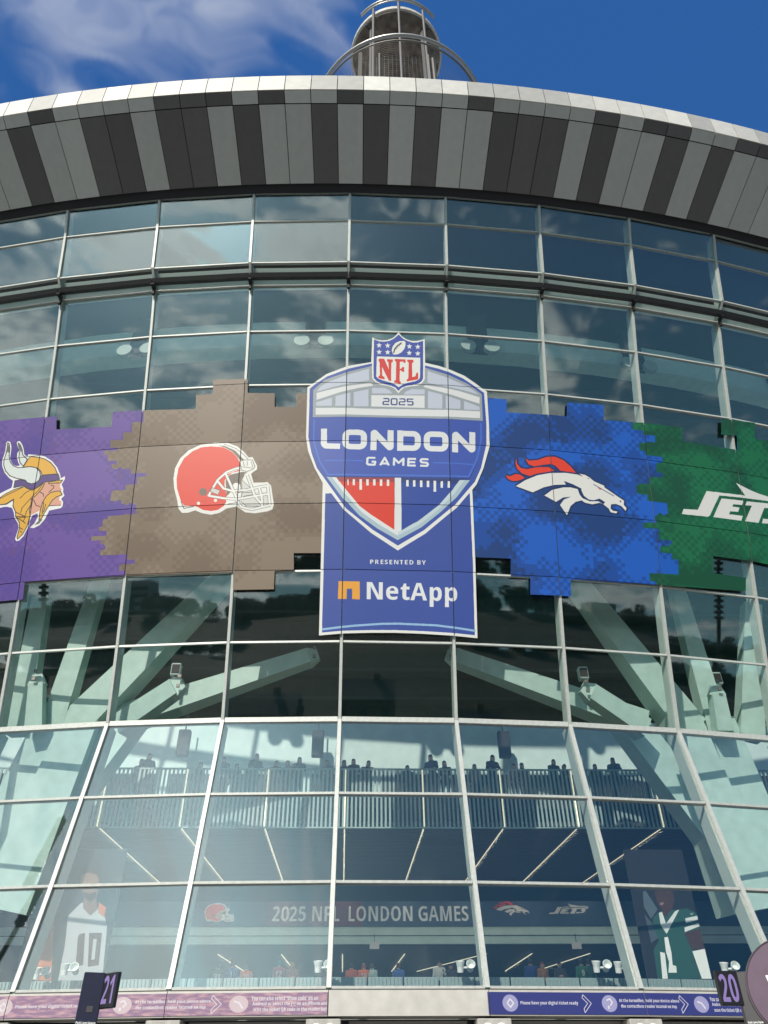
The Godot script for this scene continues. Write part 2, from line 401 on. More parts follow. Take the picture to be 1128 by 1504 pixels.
var HELMET := [
["f","f4f4f0",0,[-1.2589,23.229,-1.1355,23.191,-1.0384,23.013,-0.9688,22.749,-0.9235,22.515,-0.8868,22.535,-0.8349,22.136,-0.8375,21.991,-0.8729,21.889,-0.8901,21.808,-0.8618,21.438,-0.7292,21.453,-0.6954,21.309,-0.6586,20.546,-0.6697,20.333,-0.7141,20.258,-0.8306,20.186,-0.9215,20.228,-0.9828,20.405,-1.0064,20.465,-1.0969,20.404,-1.1583,20.241,-1.2395,20.179,-1.3231,20.252,-1.3943,20.381,-1.4615,20.296,-1.5168,20.306,-1.5523,20.468,-1.5741,20.829,-1.6132,21.321,-1.6301,21.733,-1.6237,22.187,-1.5859,22.598,-1.5084,22.942,-1.3993,23.153]],
["f","e8402c",0,[-1.2937,23.067,-1.1699,22.998,-1.0813,22.767,-1.0305,22.525,-0.9984,22.268,-0.9915,22.122,-1.0785,22.035,-1.1367,21.902,-1.1123,21.835,-1.0034,21.999,-0.9887,21.944,-1.0667,21.888,-1.1109,21.753,-1.1352,21.553,-1.1309,21.308,-1.1067,20.98,-1.1018,20.699,-1.126,20.506,-1.1786,20.361,-1.242,20.326,-1.3163,20.378,-1.3738,20.513,-1.4023,20.557,-1.4766,20.591,-1.5043,20.596,-1.5416,20.823,-1.5852,21.315,-1.5992,21.727,-1.5907,22.18,-1.548,22.59,-1.4696,22.891,-1.3877,23.044]],
["f","766a5e",0,[-1.2282,23.096,-1.1616,23.06,-1.0541,22.825,-0.9934,22.54,-0.9637,22.413,-1.0004,22.393,-1.0309,22.546,-1.0817,22.789,-1.1605,22.996]],
["s","555050",0.02,[-1.1725,23.148,-1.0461,22.908,-0.9669,22.622,-0.9269,22.432]],
["f","766a5e",0,[-1.0929,21.79,-0.9789,21.902,-0.928,21.884,-0.9542,21.79,-0.9782,21.566,-0.9745,21.039,-1.1053,20.9,-1.1259,21.551]],
["f","f4f4f0",0,[-0.9804,21.241,-0.9813,21.178,-0.9859,21.122,-0.9937,21.078,-1.0039,21.051,-1.0158,21.043,-1.0279,21.055,-1.0392,21.086,-1.0485,21.132,-1.055,21.19,-1.0579,21.253,-1.0571,21.315,-1.0525,21.371,-1.0446,21.414,-1.0343,21.441,-1.0224,21.449,-1.0102,21.437,-0.9989,21.406,-0.9897,21.36,-0.9833,21.303]],
["f","f4f4f0",0,[-1.1053,20.9,-1.0626,21.092,-0.9693,20.998,-0.9818,20.639,-1.089,20.48,-1.109,20.581]],
["f","dcdcd8",0,[-0.9592,21.524,-0.8514,21.033,-0.7967,21.031,-0.706,21.067,-0.6903,20.547,-0.8153,20.397,-0.925,20.48,-0.9734,20.679,-0.9725,21.2]],
["s","55504c",0.022,[-0.9538,21.77,-0.9736,21.566,-0.9641,20.958,-0.9825,20.679]],
["s","55504c",0.022,[-0.9736,21.566,-0.8811,21.196]],
["s","55504c",0.022,[-0.9608,21.038,-0.8696,21.034]],
["s","55504c",0.022,[-0.9492,20.877,-0.8502,20.953]],
["s","55504c",0.022,[-0.9734,20.679,-0.916,20.479,-0.7254,20.452]],
["s","55504c",0.022,[-1.0906,20.578,-1.0089,20.622]],
["s","5d5854",0.118,[-0.9592,22.121,-1.0415,22.048,-1.1231,21.92,-1.2011,21.607,-1.2809,20.933]],
["s","5d5854",0.118,[-1.1367,21.902,-1.066,21.295,-1.0125,20.842]],
["s","5d5854",0.118,[-1.205,21.567,-1.1388,21.228,-1.0537,21.111,-0.9259,21.137,-0.8089,21.253]],
["s","5d5854",0.118,[-1.2721,20.952,-1.1316,20.825,-1.0111,20.762,-0.795,20.91,-0.723,20.967]],
["s","5d5854",0.118,[-0.8089,21.253,-0.7757,20.83,-0.7655,20.395]],
["s","5d5854",0.118,[-0.9263,21.768,-0.872,21.196,-0.84,20.872,-0.7719,20.551]],
["s","5d5854",0.118,[-1.0105,20.722,-0.9607,20.442,-0.8598,20.341,-0.6899,20.508]],
["s","5d5854",0.118,[-0.7274,21.311,-0.6944,20.509]],
["s","5d5854",0.118,[-0.8089,21.253,-0.7274,21.311]],
["s","f4f4f0",0.085,[-0.9592,22.121,-1.0415,22.048,-1.1231,21.92,-1.2011,21.607,-1.2809,20.933]],
["s","f4f4f0",0.085,[-1.1367,21.902,-1.066,21.295,-1.0125,20.842]],
["s","f4f4f0",0.085,[-1.205,21.567,-1.1388,21.228,-1.0537,21.111,-0.9259,21.137,-0.8089,21.253]],
["s","f4f4f0",0.085,[-1.2721,20.952,-1.1316,20.825,-1.0111,20.762,-0.795,20.91,-0.723,20.967]],
["s","f4f4f0",0.085,[-0.8089,21.253,-0.7757,20.83,-0.7655,20.395]],
["s","f4f4f0",0.085,[-0.9263,21.768,-0.872,21.196,-0.84,20.872,-0.7719,20.551]],
["s","f4f4f0",0.085,[-1.0105,20.722,-0.9607,20.442,-0.8598,20.341,-0.6899,20.508]],
["s","f4f4f0",0.085,[-0.7274,21.311,-0.6944,20.509]],
["s","f4f4f0",0.085,[-0.8089,21.253,-0.7274,21.311]],
["f","f4f4f0",0,[-1.0044,22.352,-0.9637,22.413,-0.885,22.409,-0.8577,22.116,-0.8746,22.013,-0.9284,21.912,-0.9846,21.977]],
["s","5d5854",0.025,[-1.0044,22.352,-0.9637,22.413,-0.885,22.409,-0.8577,22.116,-0.8746,22.013,-0.9284,21.912,-0.9846,21.977,-1.0044,22.352]],
["s","5d5854",0.02,[-0.972,22.35,-0.9595,22.141]],
["s","5d5854",0.02,[-0.9353,22.369,-0.9318,22.14]],
["s","5d5854",0.02,[-0.8979,22.347,-0.8758,22.096]],
["s","5d5854",0.02,[-0.9869,22.122,-0.8752,22.055]],
["f","d8d4d0",0,[-1.2508,21.291,-1.1697,21.153,-1.1896,20.976,-1.2663,21.132]],
["s","5d5854",0.02,[-1.2508,21.291,-1.1697,21.153,-1.1896,20.976,-1.2663,21.132,-1.2508,21.291]],
["f","766a5e",0,[-1.2956,21.117,-1.2964,21.068,-1.3008,21.024,-1.3083,20.989,-1.3182,20.968,-1.3295,20.963,-1.3411,20.973,-1.3519,20.998,-1.3608,21.035,-1.367,21.081,-1.3698,21.132,-1.369,21.181,-1.3647,21.226,-1.3572,21.26,-1.3473,21.281,-1.3359,21.287,-1.3243,21.277,-1.3135,21.252,-1.3045,21.214,-1.2984,21.168]],
["f","f4f4f0",0,[-1.3519,20.659,-1.3523,20.638,-1.3541,20.62,-1.3573,20.605,-1.3615,20.596,-1.3662,20.594,-1.3712,20.598,-1.3757,20.609,-1.3795,20.624,-1.3821,20.644,-1.3833,20.665,-1.383,20.686,-1.3812,20.704,-1.378,20.719,-1.3738,20.728,-1.369,20.73,-1.3641,20.726,-1.3595,20.715,-1.3557,20.7,-1.3531,20.68]],
["f","f4f4f0",0,[-1.1927,20.748,-1.1931,20.727,-1.195,20.709,-1.1982,20.695,-1.2024,20.686,-1.2072,20.683,-1.2121,20.688,-1.2166,20.698,-1.2204,20.714,-1.2229,20.733,-1.2241,20.754,-1.2237,20.775,-1.2219,20.794,-1.2187,20.808,-1.2145,20.817,-1.2097,20.82,-1.2048,20.815,-1.2002,20.805,-1.1965,20.789,-1.1939,20.77]],
["s","5d5854",0.03,[-1.538,20.782,-1.5019,20.478,-1.4111,20.539]],
["s","a03a2c",0.02,[-1.3505,20.726,-1.2867,20.754]],
["s","a03a2c",0.02,[-1.1904,20.518,-1.1277,20.605,-1.1018,20.699]]]
var BRONCO := [
["f","1f3164",0,[1.5411,21.972,1.582,21.931,1.6429,22.051,1.6843,22.036,1.7299,21.902,1.6628,21.77,1.6033,21.744,1.5629,21.822]],
["f","1f3164",0,[1.6561,22.767,1.6609,22.503,1.6943,22.328,1.7534,22.291,1.8628,22.41,1.9713,22.44,2.0294,22.301,1.9434,22.21,1.8463,22.121,1.7789,21.999,1.7029,22.094,1.658,22.291,1.6453,22.499]],
["f","1f3164",0,[1.7457,22.75,1.7829,22.669,1.8677,22.719,1.9545,22.877,2.0405,22.924,2.1245,22.81,2.1937,22.573,2.2437,22.303,2.1641,22.311,2.0848,22.325,2.0453,22.509,1.9978,22.585,1.9125,22.519,1.8272,22.432,1.7745,22.508]],
["f","1f3164",0,[1.6359,21.531,1.7346,21.815,1.8572,22.056,1.9789,22.183,2.1386,22.258,2.2606,22.23,2.3145,22.163,2.2764,22.279,2.3348,22.251,2.3819,22.149,2.4219,22.008,2.5232,21.856,2.5216,21.787,2.6142,21.538,2.7091,21.29,2.7019,21.107,2.7258,20.988,2.7138,20.855,2.6757,21.045,2.6222,21.117,2.5722,21.082,2.5616,20.898,2.5841,20.815,2.6326,20.798,2.6121,20.714,2.5579,20.744,2.5431,20.891,2.4919,21.05,2.5127,21.151,2.4606,21.279,2.3973,21.182,2.3489,21.199,2.3031,21.335,2.2834,21.56,2.2851,21.638,2.2027,21.786,2.1133,21.896,2.1312,21.747,2.0183,21.685,1.9086,21.55,1.798,21.306]],
["f","1f3164",0,[1.9088,21.206,1.9904,21.468,2.1019,21.615,2.1755,21.645,2.2476,21.597,2.2612,21.37,2.2886,21.226,2.3595,21.126,2.4456,21.16,2.4919,21.05,2.4565,21.103,2.3812,21.007,2.309,21.045,2.2745,21.133,2.2119,21.042,2.1596,20.844,2.116,20.451,2.0538,20.853,2.0982,21.099,2.1737,21.247,2.0938,21.184,2.0174,20.965]],
["s","1f3164",0.13,[1.5411,21.972,1.582,21.931,1.6429,22.051,1.6843,22.036,1.7299,21.902,1.6628,21.77,1.6033,21.744,1.5629,21.822,1.5411,21.972]],
["s","1f3164",0.13,[1.6561,22.767,1.6609,22.503,1.6943,22.328,1.7534,22.291,1.8628,22.41,1.9713,22.44,2.0294,22.301,1.9434,22.21,1.8463,22.121,1.7789,21.999,1.7029,22.094,1.658,22.291,1.6453,22.499,1.6561,22.767]],
["s","1f3164",0.13,[1.7457,22.75,1.7829,22.669,1.8677,22.719,1.9545,22.877,2.0405,22.924,2.1245,22.81,2.1937,22.573,2.2437,22.303,2.1641,22.311,2.0848,22.325,2.0453,22.509,1.9978,22.585,1.9125,22.519,1.8272,22.432,1.7745,22.508,1.7457,22.75]],
["s","1f3164",0.13,[1.6359,21.531,1.7346,21.815,1.8572,22.056,1.9789,22.183,2.1386,22.258,2.2606,22.23,2.3145,22.163,2.2764,22.279,2.3348,22.251,2.3819,22.149,2.4219,22.008,2.5232,21.856,2.5216,21.787,2.6142,21.538,2.7091,21.29,2.7019,21.107,2.7258,20.988,2.7138,20.855,2.6757,21.045,2.6222,21.117,2.5722,21.082,2.5616,20.898,2.5841,20.815,2.6326,20.798,2.6121,20.714,2.5579,20.744,2.5431,20.891,2.4919,21.05,2.5127,21.151,2.4606,21.279,2.3973,21.182,2.3489,21.199,2.3031,21.335,2.2834,21.56,2.2851,21.638,2.2027,21.786,2.1133,21.896,2.1312,21.747,2.0183,21.685,1.9086,21.55,1.798,21.306,1.6359,21.531]],
["s","1f3164",0.13,[1.9088,21.206,1.9904,21.468,2.1019,21.615,2.1755,21.645,2.2476,21.597,2.2612,21.37,2.2886,21.226,2.3595,21.126,2.4456,21.16,2.4919,21.05,2.4565,21.103,2.3812,21.007,2.309,21.045,2.2745,21.133,2.2119,21.042,2.1596,20.844,2.116,20.451,2.0538,20.853,2.0982,21.099,2.1737,21.247,2.0938,21.184,2.0174,20.965,1.9088,21.206]],
["f","f0442a",0,[1.5411,21.972,1.582,21.931,1.6429,22.051,1.6843,22.036,1.7299,21.902,1.6628,21.77,1.6033,21.744,1.5629,21.822]],
["f","f0442a",0,[1.6561,22.767,1.6609,22.503,1.6943,22.328,1.7534,22.291,1.8628,22.41,1.9713,22.44,2.0294,22.301,1.9434,22.21,1.8463,22.121,1.7789,21.999,1.7029,22.094,1.658,22.291,1.6453,22.499]],
["f","f0442a",0,[1.7457,22.75,1.7829,22.669,1.8677,22.719,1.9545,22.877,2.0405,22.924,2.1245,22.81,2.1937,22.573,2.2437,22.303,2.1641,22.311,2.0848,22.325,2.0453,22.509,1.9978,22.585,1.9125,22.519,1.8272,22.432,1.7745,22.508]],
["f","eeeeea",0,[1.6359,21.531,1.7346,21.815,1.8572,22.056,1.9789,22.183,2.1386,22.258,2.2606,22.23,2.3145,22.163,2.2764,22.279,2.3348,22.251,2.3819,22.149,2.4219,22.008,2.5232,21.856,2.5216,21.787,2.6142,21.538,2.7091,21.29,2.7019,21.107,2.7258,20.988,2.7138,20.855,2.6757,21.045,2.6222,21.117,2.5722,21.082,2.5616,20.898,2.5841,20.815,2.6326,20.798,2.6121,20.714,2.5579,20.744,2.5431,20.891,2.4919,21.05,2.5127,21.151,2.4606,21.279,2.3973,21.182,2.3489,21.199,2.3031,21.335,2.2834,21.56,2.2851,21.638,2.2027,21.786,2.1133,21.896,2.1312,21.747,2.0183,21.685,1.9086,21.55,1.798,21.306]],
["f","eeeeea",0,[1.9088,21.206,1.9904,21.468,2.1019,21.615,2.1755,21.645,2.2476,21.597,2.2612,21.37,2.2886,21.226,2.3595,21.126,2.4456,21.16,2.4919,21.05,2.4565,21.103,2.3812,21.007,2.309,21.045,2.2745,21.133,2.2119,21.042,2.1596,20.844,2.116,20.451,2.0538,20.853,2.0982,21.099,2.1737,21.247,2.0938,21.184,2.0174,20.965]],
["f","e0402a",0,[2.4456,21.803,2.4953,21.719,2.4754,21.653]],
["s","1f3164",0.03,[2.4127,21.873,2.6119,21.443]],
["f","1f3164",0,[2.6608,21.282,2.6815,21.274,2.6732,21.188]],
["f","1f3164",0,[2.3522,22.142,2.3831,22.092,2.3622,22.094]]]
var JETS := [
["f","e9e9e6",0,[3.326,21.227,3.4798,21.273,3.6086,22.165,4.0322,22.2,3.9503,22.727,4.0208,22.611,4.112,22.488,4.2052,22.403,4.3264,22.329,4.4937,22.302,4.6413,22.29,4.6374,22.212,4.3179,22.143,4.0273,22.084,3.7439,22.043,3.6038,21.093,3.5788,21.027,3.2977,20.997]],
["f","e9e9e6",0,[3.7622,21.924,4.0026,21.952,3.9803,21.748,3.8831,21.732,3.8697,21.626,3.9475,21.62,3.9236,21.418,3.8378,21.398,3.8187,21.26,3.9698,21.267,3.9423,21.043,3.6379,21.039]],
["f","e9e9e6",0,[4.0409,21.953,4.4338,22.073,4.4146,21.873,4.2358,21.79,4.1363,21.072,3.9817,21.045,4.0916,21.795,4.0134,21.757]],
["f","e9e9e6",0,[4.4724,22.062,4.6224,22.108,4.5975,21.904,4.4927,21.87,4.4779,21.767,4.5374,21.781,4.476,21.323,4.4404,21.19,4.1751,21.082,4.1992,21.298,4.3793,21.333,4.4006,21.475,4.3373,21.47,4.4072,21.924,4.4424,22.049]]]
var SHIELD := [
["f","3c54a8",0,[-0.2019,21.036,-0.197,15.571,0.0203,15.637,0.2623,15.677,0.4747,15.691,0.7182,15.671,0.962,15.627,1.2079,15.568,1.2141,18.316,1.2056,21.3]],
["s","f4f4f0",0.2,[-0.2019,21.036,-0.197,15.571,0.0203,15.637,0.2623,15.677,0.4747,15.691,0.7182,15.671,0.962,15.627,1.2079,15.568,1.2141,18.316,1.2056,21.3,-0.2019,21.036]],
["s","9cc4ea",0.075,[-0.1744,15.787,0.1098,15.921,0.3529,16.004,0.4993,16.021,0.8417,15.984,1.1918,15.832]],
["f","f4f4f0",0,[0.2458,26.769,0.2391,26.704,0.0161,26.498,-0.1982,26.128,-0.3432,25.653,-0.3827,25.532,-0.3795,23.353,-0.3548,22.758,-0.2868,22.018,-0.208,21.436,-0.0024,20.276,0.2544,19.385,0.5011,18.733,0.7554,19.405,1.0526,20.469,1.2534,21.485,1.3267,22.206,1.3971,23.196,1.3962,23.426,1.3976,24.128,1.3882,25.583,1.345,25.694,1.2736,25.921,1.1654,26.232,1.0221,26.47,0.9133,26.622,0.7771,26.749]],
["f","3f58b0",0,[0.246,26.642,0.0166,26.372,-0.1908,26.018,-0.3162,25.636,-0.3587,25.47,-0.3564,23.352,-0.3213,22.667,-0.2641,22.017,0.0165,20.332,0.2668,19.52,0.5012,18.919,0.7431,19.537,1.0364,20.575,1.2346,21.596,1.2999,22.199,1.3639,23.262,1.3704,24.12,1.3568,25.512,1.2523,25.82,1.1509,26.101,1.0078,26.355,0.906,26.497,0.7767,26.622]],
["f","2f4286",0,[-0.3126,23.496,-0.2982,23.054,-0.2391,22.162,0.0284,20.524,0.2856,19.655,0.5013,19.116,0.7308,19.724,1.0047,20.708,1.1964,21.761,1.2693,22.487,1.3166,23.249,1.3219,23.987,-0.3167,23.788]],
["f","a4adb4",0,[-0.3249,25.409,-0.2153,25.863,0.0255,26.244,0.2471,26.529,0.7757,26.517,1.0103,26.215,1.2002,25.859,1.3345,25.447,1.3351,24.257,-0.3206,24.213]],
["f","cdd4e6",0,[0.2179,26.396,0.2192,25.863,0.0359,25.704,-0.1217,25.552,-0.2622,25.368,-0.2912,25.351,-0.2551,25.558,-0.1895,25.746,0.001,26.085]],
["f","cdd4e6",0,[-0.2921,24.861,-0.1399,25.061,-0.138,24.705,-0.2911,24.712]],
["f","cdd4e6",0,[-0.1029,25.134,0.0376,25.285,0.0398,24.703,-0.1049,24.703]],
["f","cdd4e6",0,[0.0707,25.309,0.2159,25.461,0.2178,24.7,0.073,24.682]],
["f","cdd4e6",0,[0.2491,25.522,0.3702,25.538,0.4204,25.45,0.4497,25.302,0.2497,25.276]],
["f","cdd4e6",0,[0.798,26.373,0.7965,25.83,1.0169,25.656,1.162,25.558,1.3024,25.417,1.2712,25.53,1.1994,25.734,1.0097,26.069]],
["f","cdd4e6",0,[1.1548,25.087,1.3077,24.87,1.3067,24.728,1.1526,24.703]],
["f","cdd4e6",0,[0.9747,25.28,1.1186,25.096,1.1166,24.724,0.9724,24.702]],
["f","cdd4e6",0,[0.8001,25.461,0.9416,25.316,0.9393,24.69,0.7981,24.692]],
["f","cdd4e6",0,[0.7688,25.518,0.6386,25.521,0.5846,25.412,0.5577,25.266,0.7683,25.306]],
["f","eceef0",0,[-0.2907,25.275,-0.1296,25.457,0.028,25.596,0.2403,25.75,0.2615,25.627,0.12,25.505,-0.0457,25.321,-0.2887,24.974]],
["f","eceef0",0,[0.7737,25.723,0.9805,25.607,1.1072,25.52,1.3107,25.297,1.3087,25.012,1.1238,25.219,0.9796,25.382,0.8273,25.546,0.7555,25.639]],
["f","eceef0",0,[0.2457,25.198,0.7667,25.248,0.7655,24.702,0.2434,24.702]],
["f","eceef0",0,[-0.2946,24.618,0.2503,24.598,0.5041,24.615,0.8794,24.632,1.3111,24.673,1.309,24.371,0.8784,24.341,0.5041,24.321,0.2509,24.32,-0.2925,24.319]],
["f","3f5ab8",0,[-0.3228,24.187,0.0786,24.167,0.5041,24.19,0.9448,24.185,1.3352,24.229,1.3312,23.4,1.2841,22.64,1.183,21.734,0.8675,21.7,0.5028,21.683,0.1526,21.662,-0.1734,21.664,-0.2598,22.31,-0.3114,23.055,-0.3245,23.496]],
["s","4a76d8",0.06,[-0.3058,24.127,-0.307,23.35,-0.291,22.964,-0.2402,22.309,-0.1583,21.736,0.1524,21.731,0.5028,21.756,0.8678,21.767,1.1769,21.799,1.2635,22.574,1.3109,23.394,1.3164,24.164]],
["s","4a76d8",0.045,[-0.1973,22.341,0.171,22.332]],
["s","4a76d8",0.045,[0.8383,22.33,1.2489,22.338]],
["s","eceef0",0.235,[-0.2074,23.713,-0.2066,23.092,-0.1991,23.019,-0.1842,22.969,-0.0497,22.947]],
["s","eceef0",0.235,[0.1353,23.558,0.1511,23.544,0.1646,23.505,0.1735,23.446,0.1766,23.377,0.1764,23.126,0.1732,23.054,0.1642,22.994,0.1507,22.953,0.1349,22.939,0.0419,22.939,0.0261,22.953,0.0127,22.993,0.0037,23.054,0.0005,23.125,0.0004,23.375,0.0036,23.444,0.0126,23.503,0.026,23.543,0.0419,23.557,0.1353,23.558]],
["s","eceef0",0.235,[0.9229,23.567,0.9389,23.553,0.9523,23.514,0.961,23.454,0.9639,23.383,0.9625,23.129,0.9588,23.056,0.9494,22.994,0.9356,22.953,0.9195,22.939,0.8227,22.939,0.8069,22.953,0.7936,22.994,0.7849,23.056,0.7821,23.128,0.7832,23.382,0.7867,23.452,0.796,23.512,0.8097,23.552,0.8258,23.566,0.9229,23.567]],
["s","eceef0",0.235,[0.2692,22.809,0.2703,23.547,0.2792,23.573,0.4233,22.933,0.4323,22.96,0.434,23.689]],
["s","eceef0",0.235,[1.0531,22.816,1.058,23.566,1.0672,23.594,1.2139,22.969,1.2232,22.998,1.2284,23.738]],
["s","eceef0",0.235,[0.5275,23.562,0.6527,23.564,0.6697,23.549,0.6841,23.507,0.6936,23.443,0.6967,23.368,0.6958,23.141,0.6921,23.064,0.6821,22.998,0.6674,22.954,0.6503,22.939,0.5256,22.939,0.5279,23.69]],
["s","eceef0",0.235,[0.5267,23.255,0.5252,22.808]],
["s","eceef0",0.085,[0.2897,22.475,0.2244,22.475,0.2123,22.438,0.2111,22.215,0.2227,22.178,0.2819,22.179,0.2887,22.308,0.2531,22.308]],
["s","eceef0",0.085,[0.3351,22.161,0.379,22.488,0.4181,22.162]],
["s","eceef0",0.085,[0.3476,22.246,0.4069,22.246]],
["s","eceef0",0.085,[0.4656,22.163,0.4682,22.472,0.5111,22.283,0.5575,22.471,0.5546,22.164]],
["s","eceef0",0.085,[0.6768,22.469,0.6052,22.47,0.6023,22.182,0.6737,22.183]],
["s","eceef0",0.085,[0.6038,22.326,0.6693,22.326]],
["s","eceef0",0.085,[0.7962,22.468,0.7305,22.469,0.7207,22.397,0.7289,22.333,0.7824,22.319,0.7906,22.255,0.7808,22.185,0.7153,22.184]],
["s","3d4f8c",0.055,[0.3625,25.062,0.4108,25.064,0.4169,25.032,0.4169,24.961,0.4109,24.934,0.3687,24.933,0.3627,24.9,0.3628,24.803,0.4201,24.806]],
["s","3d4f8c",0.055,[0.441,25.033,0.447,25.065,0.4893,25.067,0.4954,25.035,0.4954,24.841,0.4893,24.809,0.4472,24.807,0.4411,24.839,0.441,25.033]],
["s","3d4f8c",0.055,[0.5195,25.068,0.5679,25.07,0.5739,25.038,0.5739,24.967,0.5678,24.941,0.5256,24.939,0.5195,24.907,0.5195,24.81,0.5768,24.813]],
["s","3d4f8c",0.055,[0.6556,25.074,0.5981,25.071,0.598,24.959,0.6464,24.961,0.6524,24.929,0.6523,24.842,0.6462,24.816,0.5979,24.814]],
["f","b4ccd8",0,[-0.1697,21.642,-0.0778,21.614,0.0309,21.069,0.1788,20.371,0.3243,19.923,0.5012,19.483,0.5011,19.129,0.3068,19.578,0.1436,20.059,-0.0223,20.786]],
["f","b4ccd8",0,[0.5012,19.483,0.686,19.881,0.8514,20.437,1.0018,21.132,1.0891,21.628,1.1885,21.654,1.0559,20.903,0.9054,20.287,0.7216,19.655,0.5011,19.129]],
["f","eceef0",0,[-0.1182,21.624,-0.0778,21.614,0.0309,21.069,0.1788,20.371,0.3243,19.923,0.5012,19.483,0.5012,19.309,0.3156,19.754,0.1611,20.214,0.0043,20.93]],
["f","cfdfe8",0,[0.5012,19.483,0.686,19.881,0.8514,20.437,1.0018,21.132,1.0891,21.628,1.1359,21.64,1.0289,21.018,0.8784,20.362,0.7038,19.768,0.5012,19.309]],
["f","e8402c",0,[-0.0778,21.614,0.1752,21.621,0.4694,21.645,0.4688,19.533,0.2518,20.108,0.1423,20.444,0.0125,21.108]],
["f","2a4aa4",0,[0.5376,21.636,1.0798,21.642,1.021,21.218,0.8884,20.558,0.7225,19.999,0.5355,19.509]],
["f","a83a44",0,[-0.0778,21.614,0.1752,21.621,0.4694,21.645,0.4693,21.465,0.1757,21.441,-0.0475,21.433]],
["f","2b3d7e",0,[0.5376,21.636,1.0798,21.642,1.0562,21.472,0.5374,21.456]],
["f","eceef0",0,[0.4731,21.646,0.5339,21.652,0.5355,19.509,0.5012,19.445,0.4688,19.533]],
["f","f4f4f0",0,[0.0252,21.531,0.0362,21.532,0.0373,21.288,0.0263,21.287]],
["f","f4f4f0",0,[0.0746,21.545,0.0966,21.547,0.0975,21.295,0.0756,21.292]],
["f","f4f4f0",0,[0.1387,21.552,0.1626,21.554,0.1639,21.108,0.1402,21.105]],
["f","f4f4f0",0,[0.2029,21.55,0.2268,21.553,0.2274,21.293,0.2036,21.29]],
["f","f4f4f0",0,[0.2672,21.557,0.291,21.56,0.2914,21.299,0.2676,21.297]],
["f","f4f4f0",0,[0.3315,21.556,0.3553,21.559,0.3556,21.29,0.3317,21.287]],
["f","f4f4f0",0,[0.3976,21.555,0.4215,21.558,0.4216,21.297,0.3977,21.295]],
["f","f4f4f0",0,[0.5817,21.559,0.6056,21.562,0.6051,21.292,0.5812,21.29]],
["f","f4f4f0",0,[0.6462,21.558,0.6702,21.561,0.6694,21.291,0.6455,21.289]],
["f","f4f4f0",0,[0.7126,21.557,0.7366,21.56,0.7356,21.282,0.7117,21.279]],
["f","f4f4f0",0,[0.7771,21.548,0.8012,21.55,0.8001,21.289,0.7761,21.286]],
["f","f4f4f0",0,[0.8418,21.555,0.8658,21.557,0.8636,21.101,0.8397,21.098]],
["f","f4f4f0",0,[0.9083,21.545,0.9305,21.548,0.9289,21.27,0.9068,21.268]],
["f","f4f4f0",0,[0.9749,21.553,0.9971,21.555,0.9954,21.277,0.9732,21.275]],
["f","f2aa3c",0,[-0.0359,17.538,0.1554,17.534,0.1575,16.874,0.0878,16.876,0.0863,17.262,0.0391,17.258,0.0391,16.879,-0.0375,16.878]],
["f","f4f4f0",0,[0.5107,28.156,0.5455,27.963,0.5942,27.826,0.6429,27.76,0.6917,27.768,0.7406,27.819,0.7744,27.876,0.7717,26.035,0.7636,25.923,0.7363,25.781,0.6941,25.679,0.6282,25.643,0.5683,25.58,0.5353,25.453,0.5084,25.314,0.4816,25.473,0.4547,25.565,0.4128,25.628,0.3291,25.685,0.2812,25.802,0.251,25.949,0.2469,26.492,0.2471,27.875,0.2837,27.779,0.3446,27.745,0.3993,27.767,0.454,27.877,0.4845,27.998]],
["f","3a50ae",0,[0.5119,28.051,0.5576,27.849,0.6063,27.74,0.655,27.681,0.7038,27.697,0.7577,27.792,0.7537,26.032,0.7426,25.92,0.7123,25.791,0.6522,25.714,0.5923,25.665,0.5384,25.562,0.5096,25.423,0.4756,25.581,0.4367,25.644,0.353,25.729,0.2991,25.818,0.2659,25.965,0.2619,26.494,0.2643,27.776,0.3142,27.697,0.3629,27.681,0.4175,27.727,0.4662,27.85]],
["f","f4f4f0",0,[0.2942,26.978,0.7279,26.978,0.7236,26.056,0.7127,25.971,0.6765,25.883,0.6044,25.804,0.5564,25.729,0.5115,25.586,0.4666,25.73,0.4247,25.794,0.3528,25.88,0.3108,25.944,0.2897,26.052]],
["f","f4f4f0",0,[0.4542,27.115,0.442,27.285,0.4511,27.458,0.4784,27.635,0.521,27.733,0.5636,27.749,0.5789,27.722,0.5806,27.563,0.5695,27.375,0.539,27.199,0.5027,27.108,0.4663,27.083]],
["s","3a3034",0.05,[0.4615,27.159,0.4724,27.346,0.5027,27.523,0.5423,27.659]],
["s","3a3034",0.03,[0.4723,27.404,0.4936,27.349]],
["s","3a3034",0.03,[0.4857,27.477,0.5088,27.432]],
["s","3a3034",0.03,[0.5015,27.552,0.524,27.497]],
["s","3a3034",0.03,[0.5179,27.617,0.5392,27.572]],
["f","f4f4f0",0,[0.3155,27.645,0.3228,27.549,0.3445,27.55,0.3273,27.485,0.3337,27.388,0.3158,27.444,0.2981,27.382,0.3042,27.482,0.2868,27.541,0.3085,27.546]],
["f","f4f4f0",0,[0.4012,27.643,0.4084,27.547,0.4301,27.548,0.4128,27.483,0.4192,27.386,0.4013,27.442,0.3836,27.381,0.3898,27.48,0.3724,27.539,0.3941,27.545]],
["f","f4f4f0",0,[0.3166,27.329,0.3238,27.233,0.3455,27.235,0.3283,27.17,0.3347,27.074,0.3169,27.129,0.2992,27.068,0.3053,27.167,0.288,27.226,0.3096,27.231]],
["f","f4f4f0",0,[0.4014,27.33,0.4086,27.234,0.4303,27.235,0.413,27.171,0.4194,27.075,0.4016,27.13,0.3838,27.069,0.39,27.168,0.3727,27.227,0.3944,27.232]],
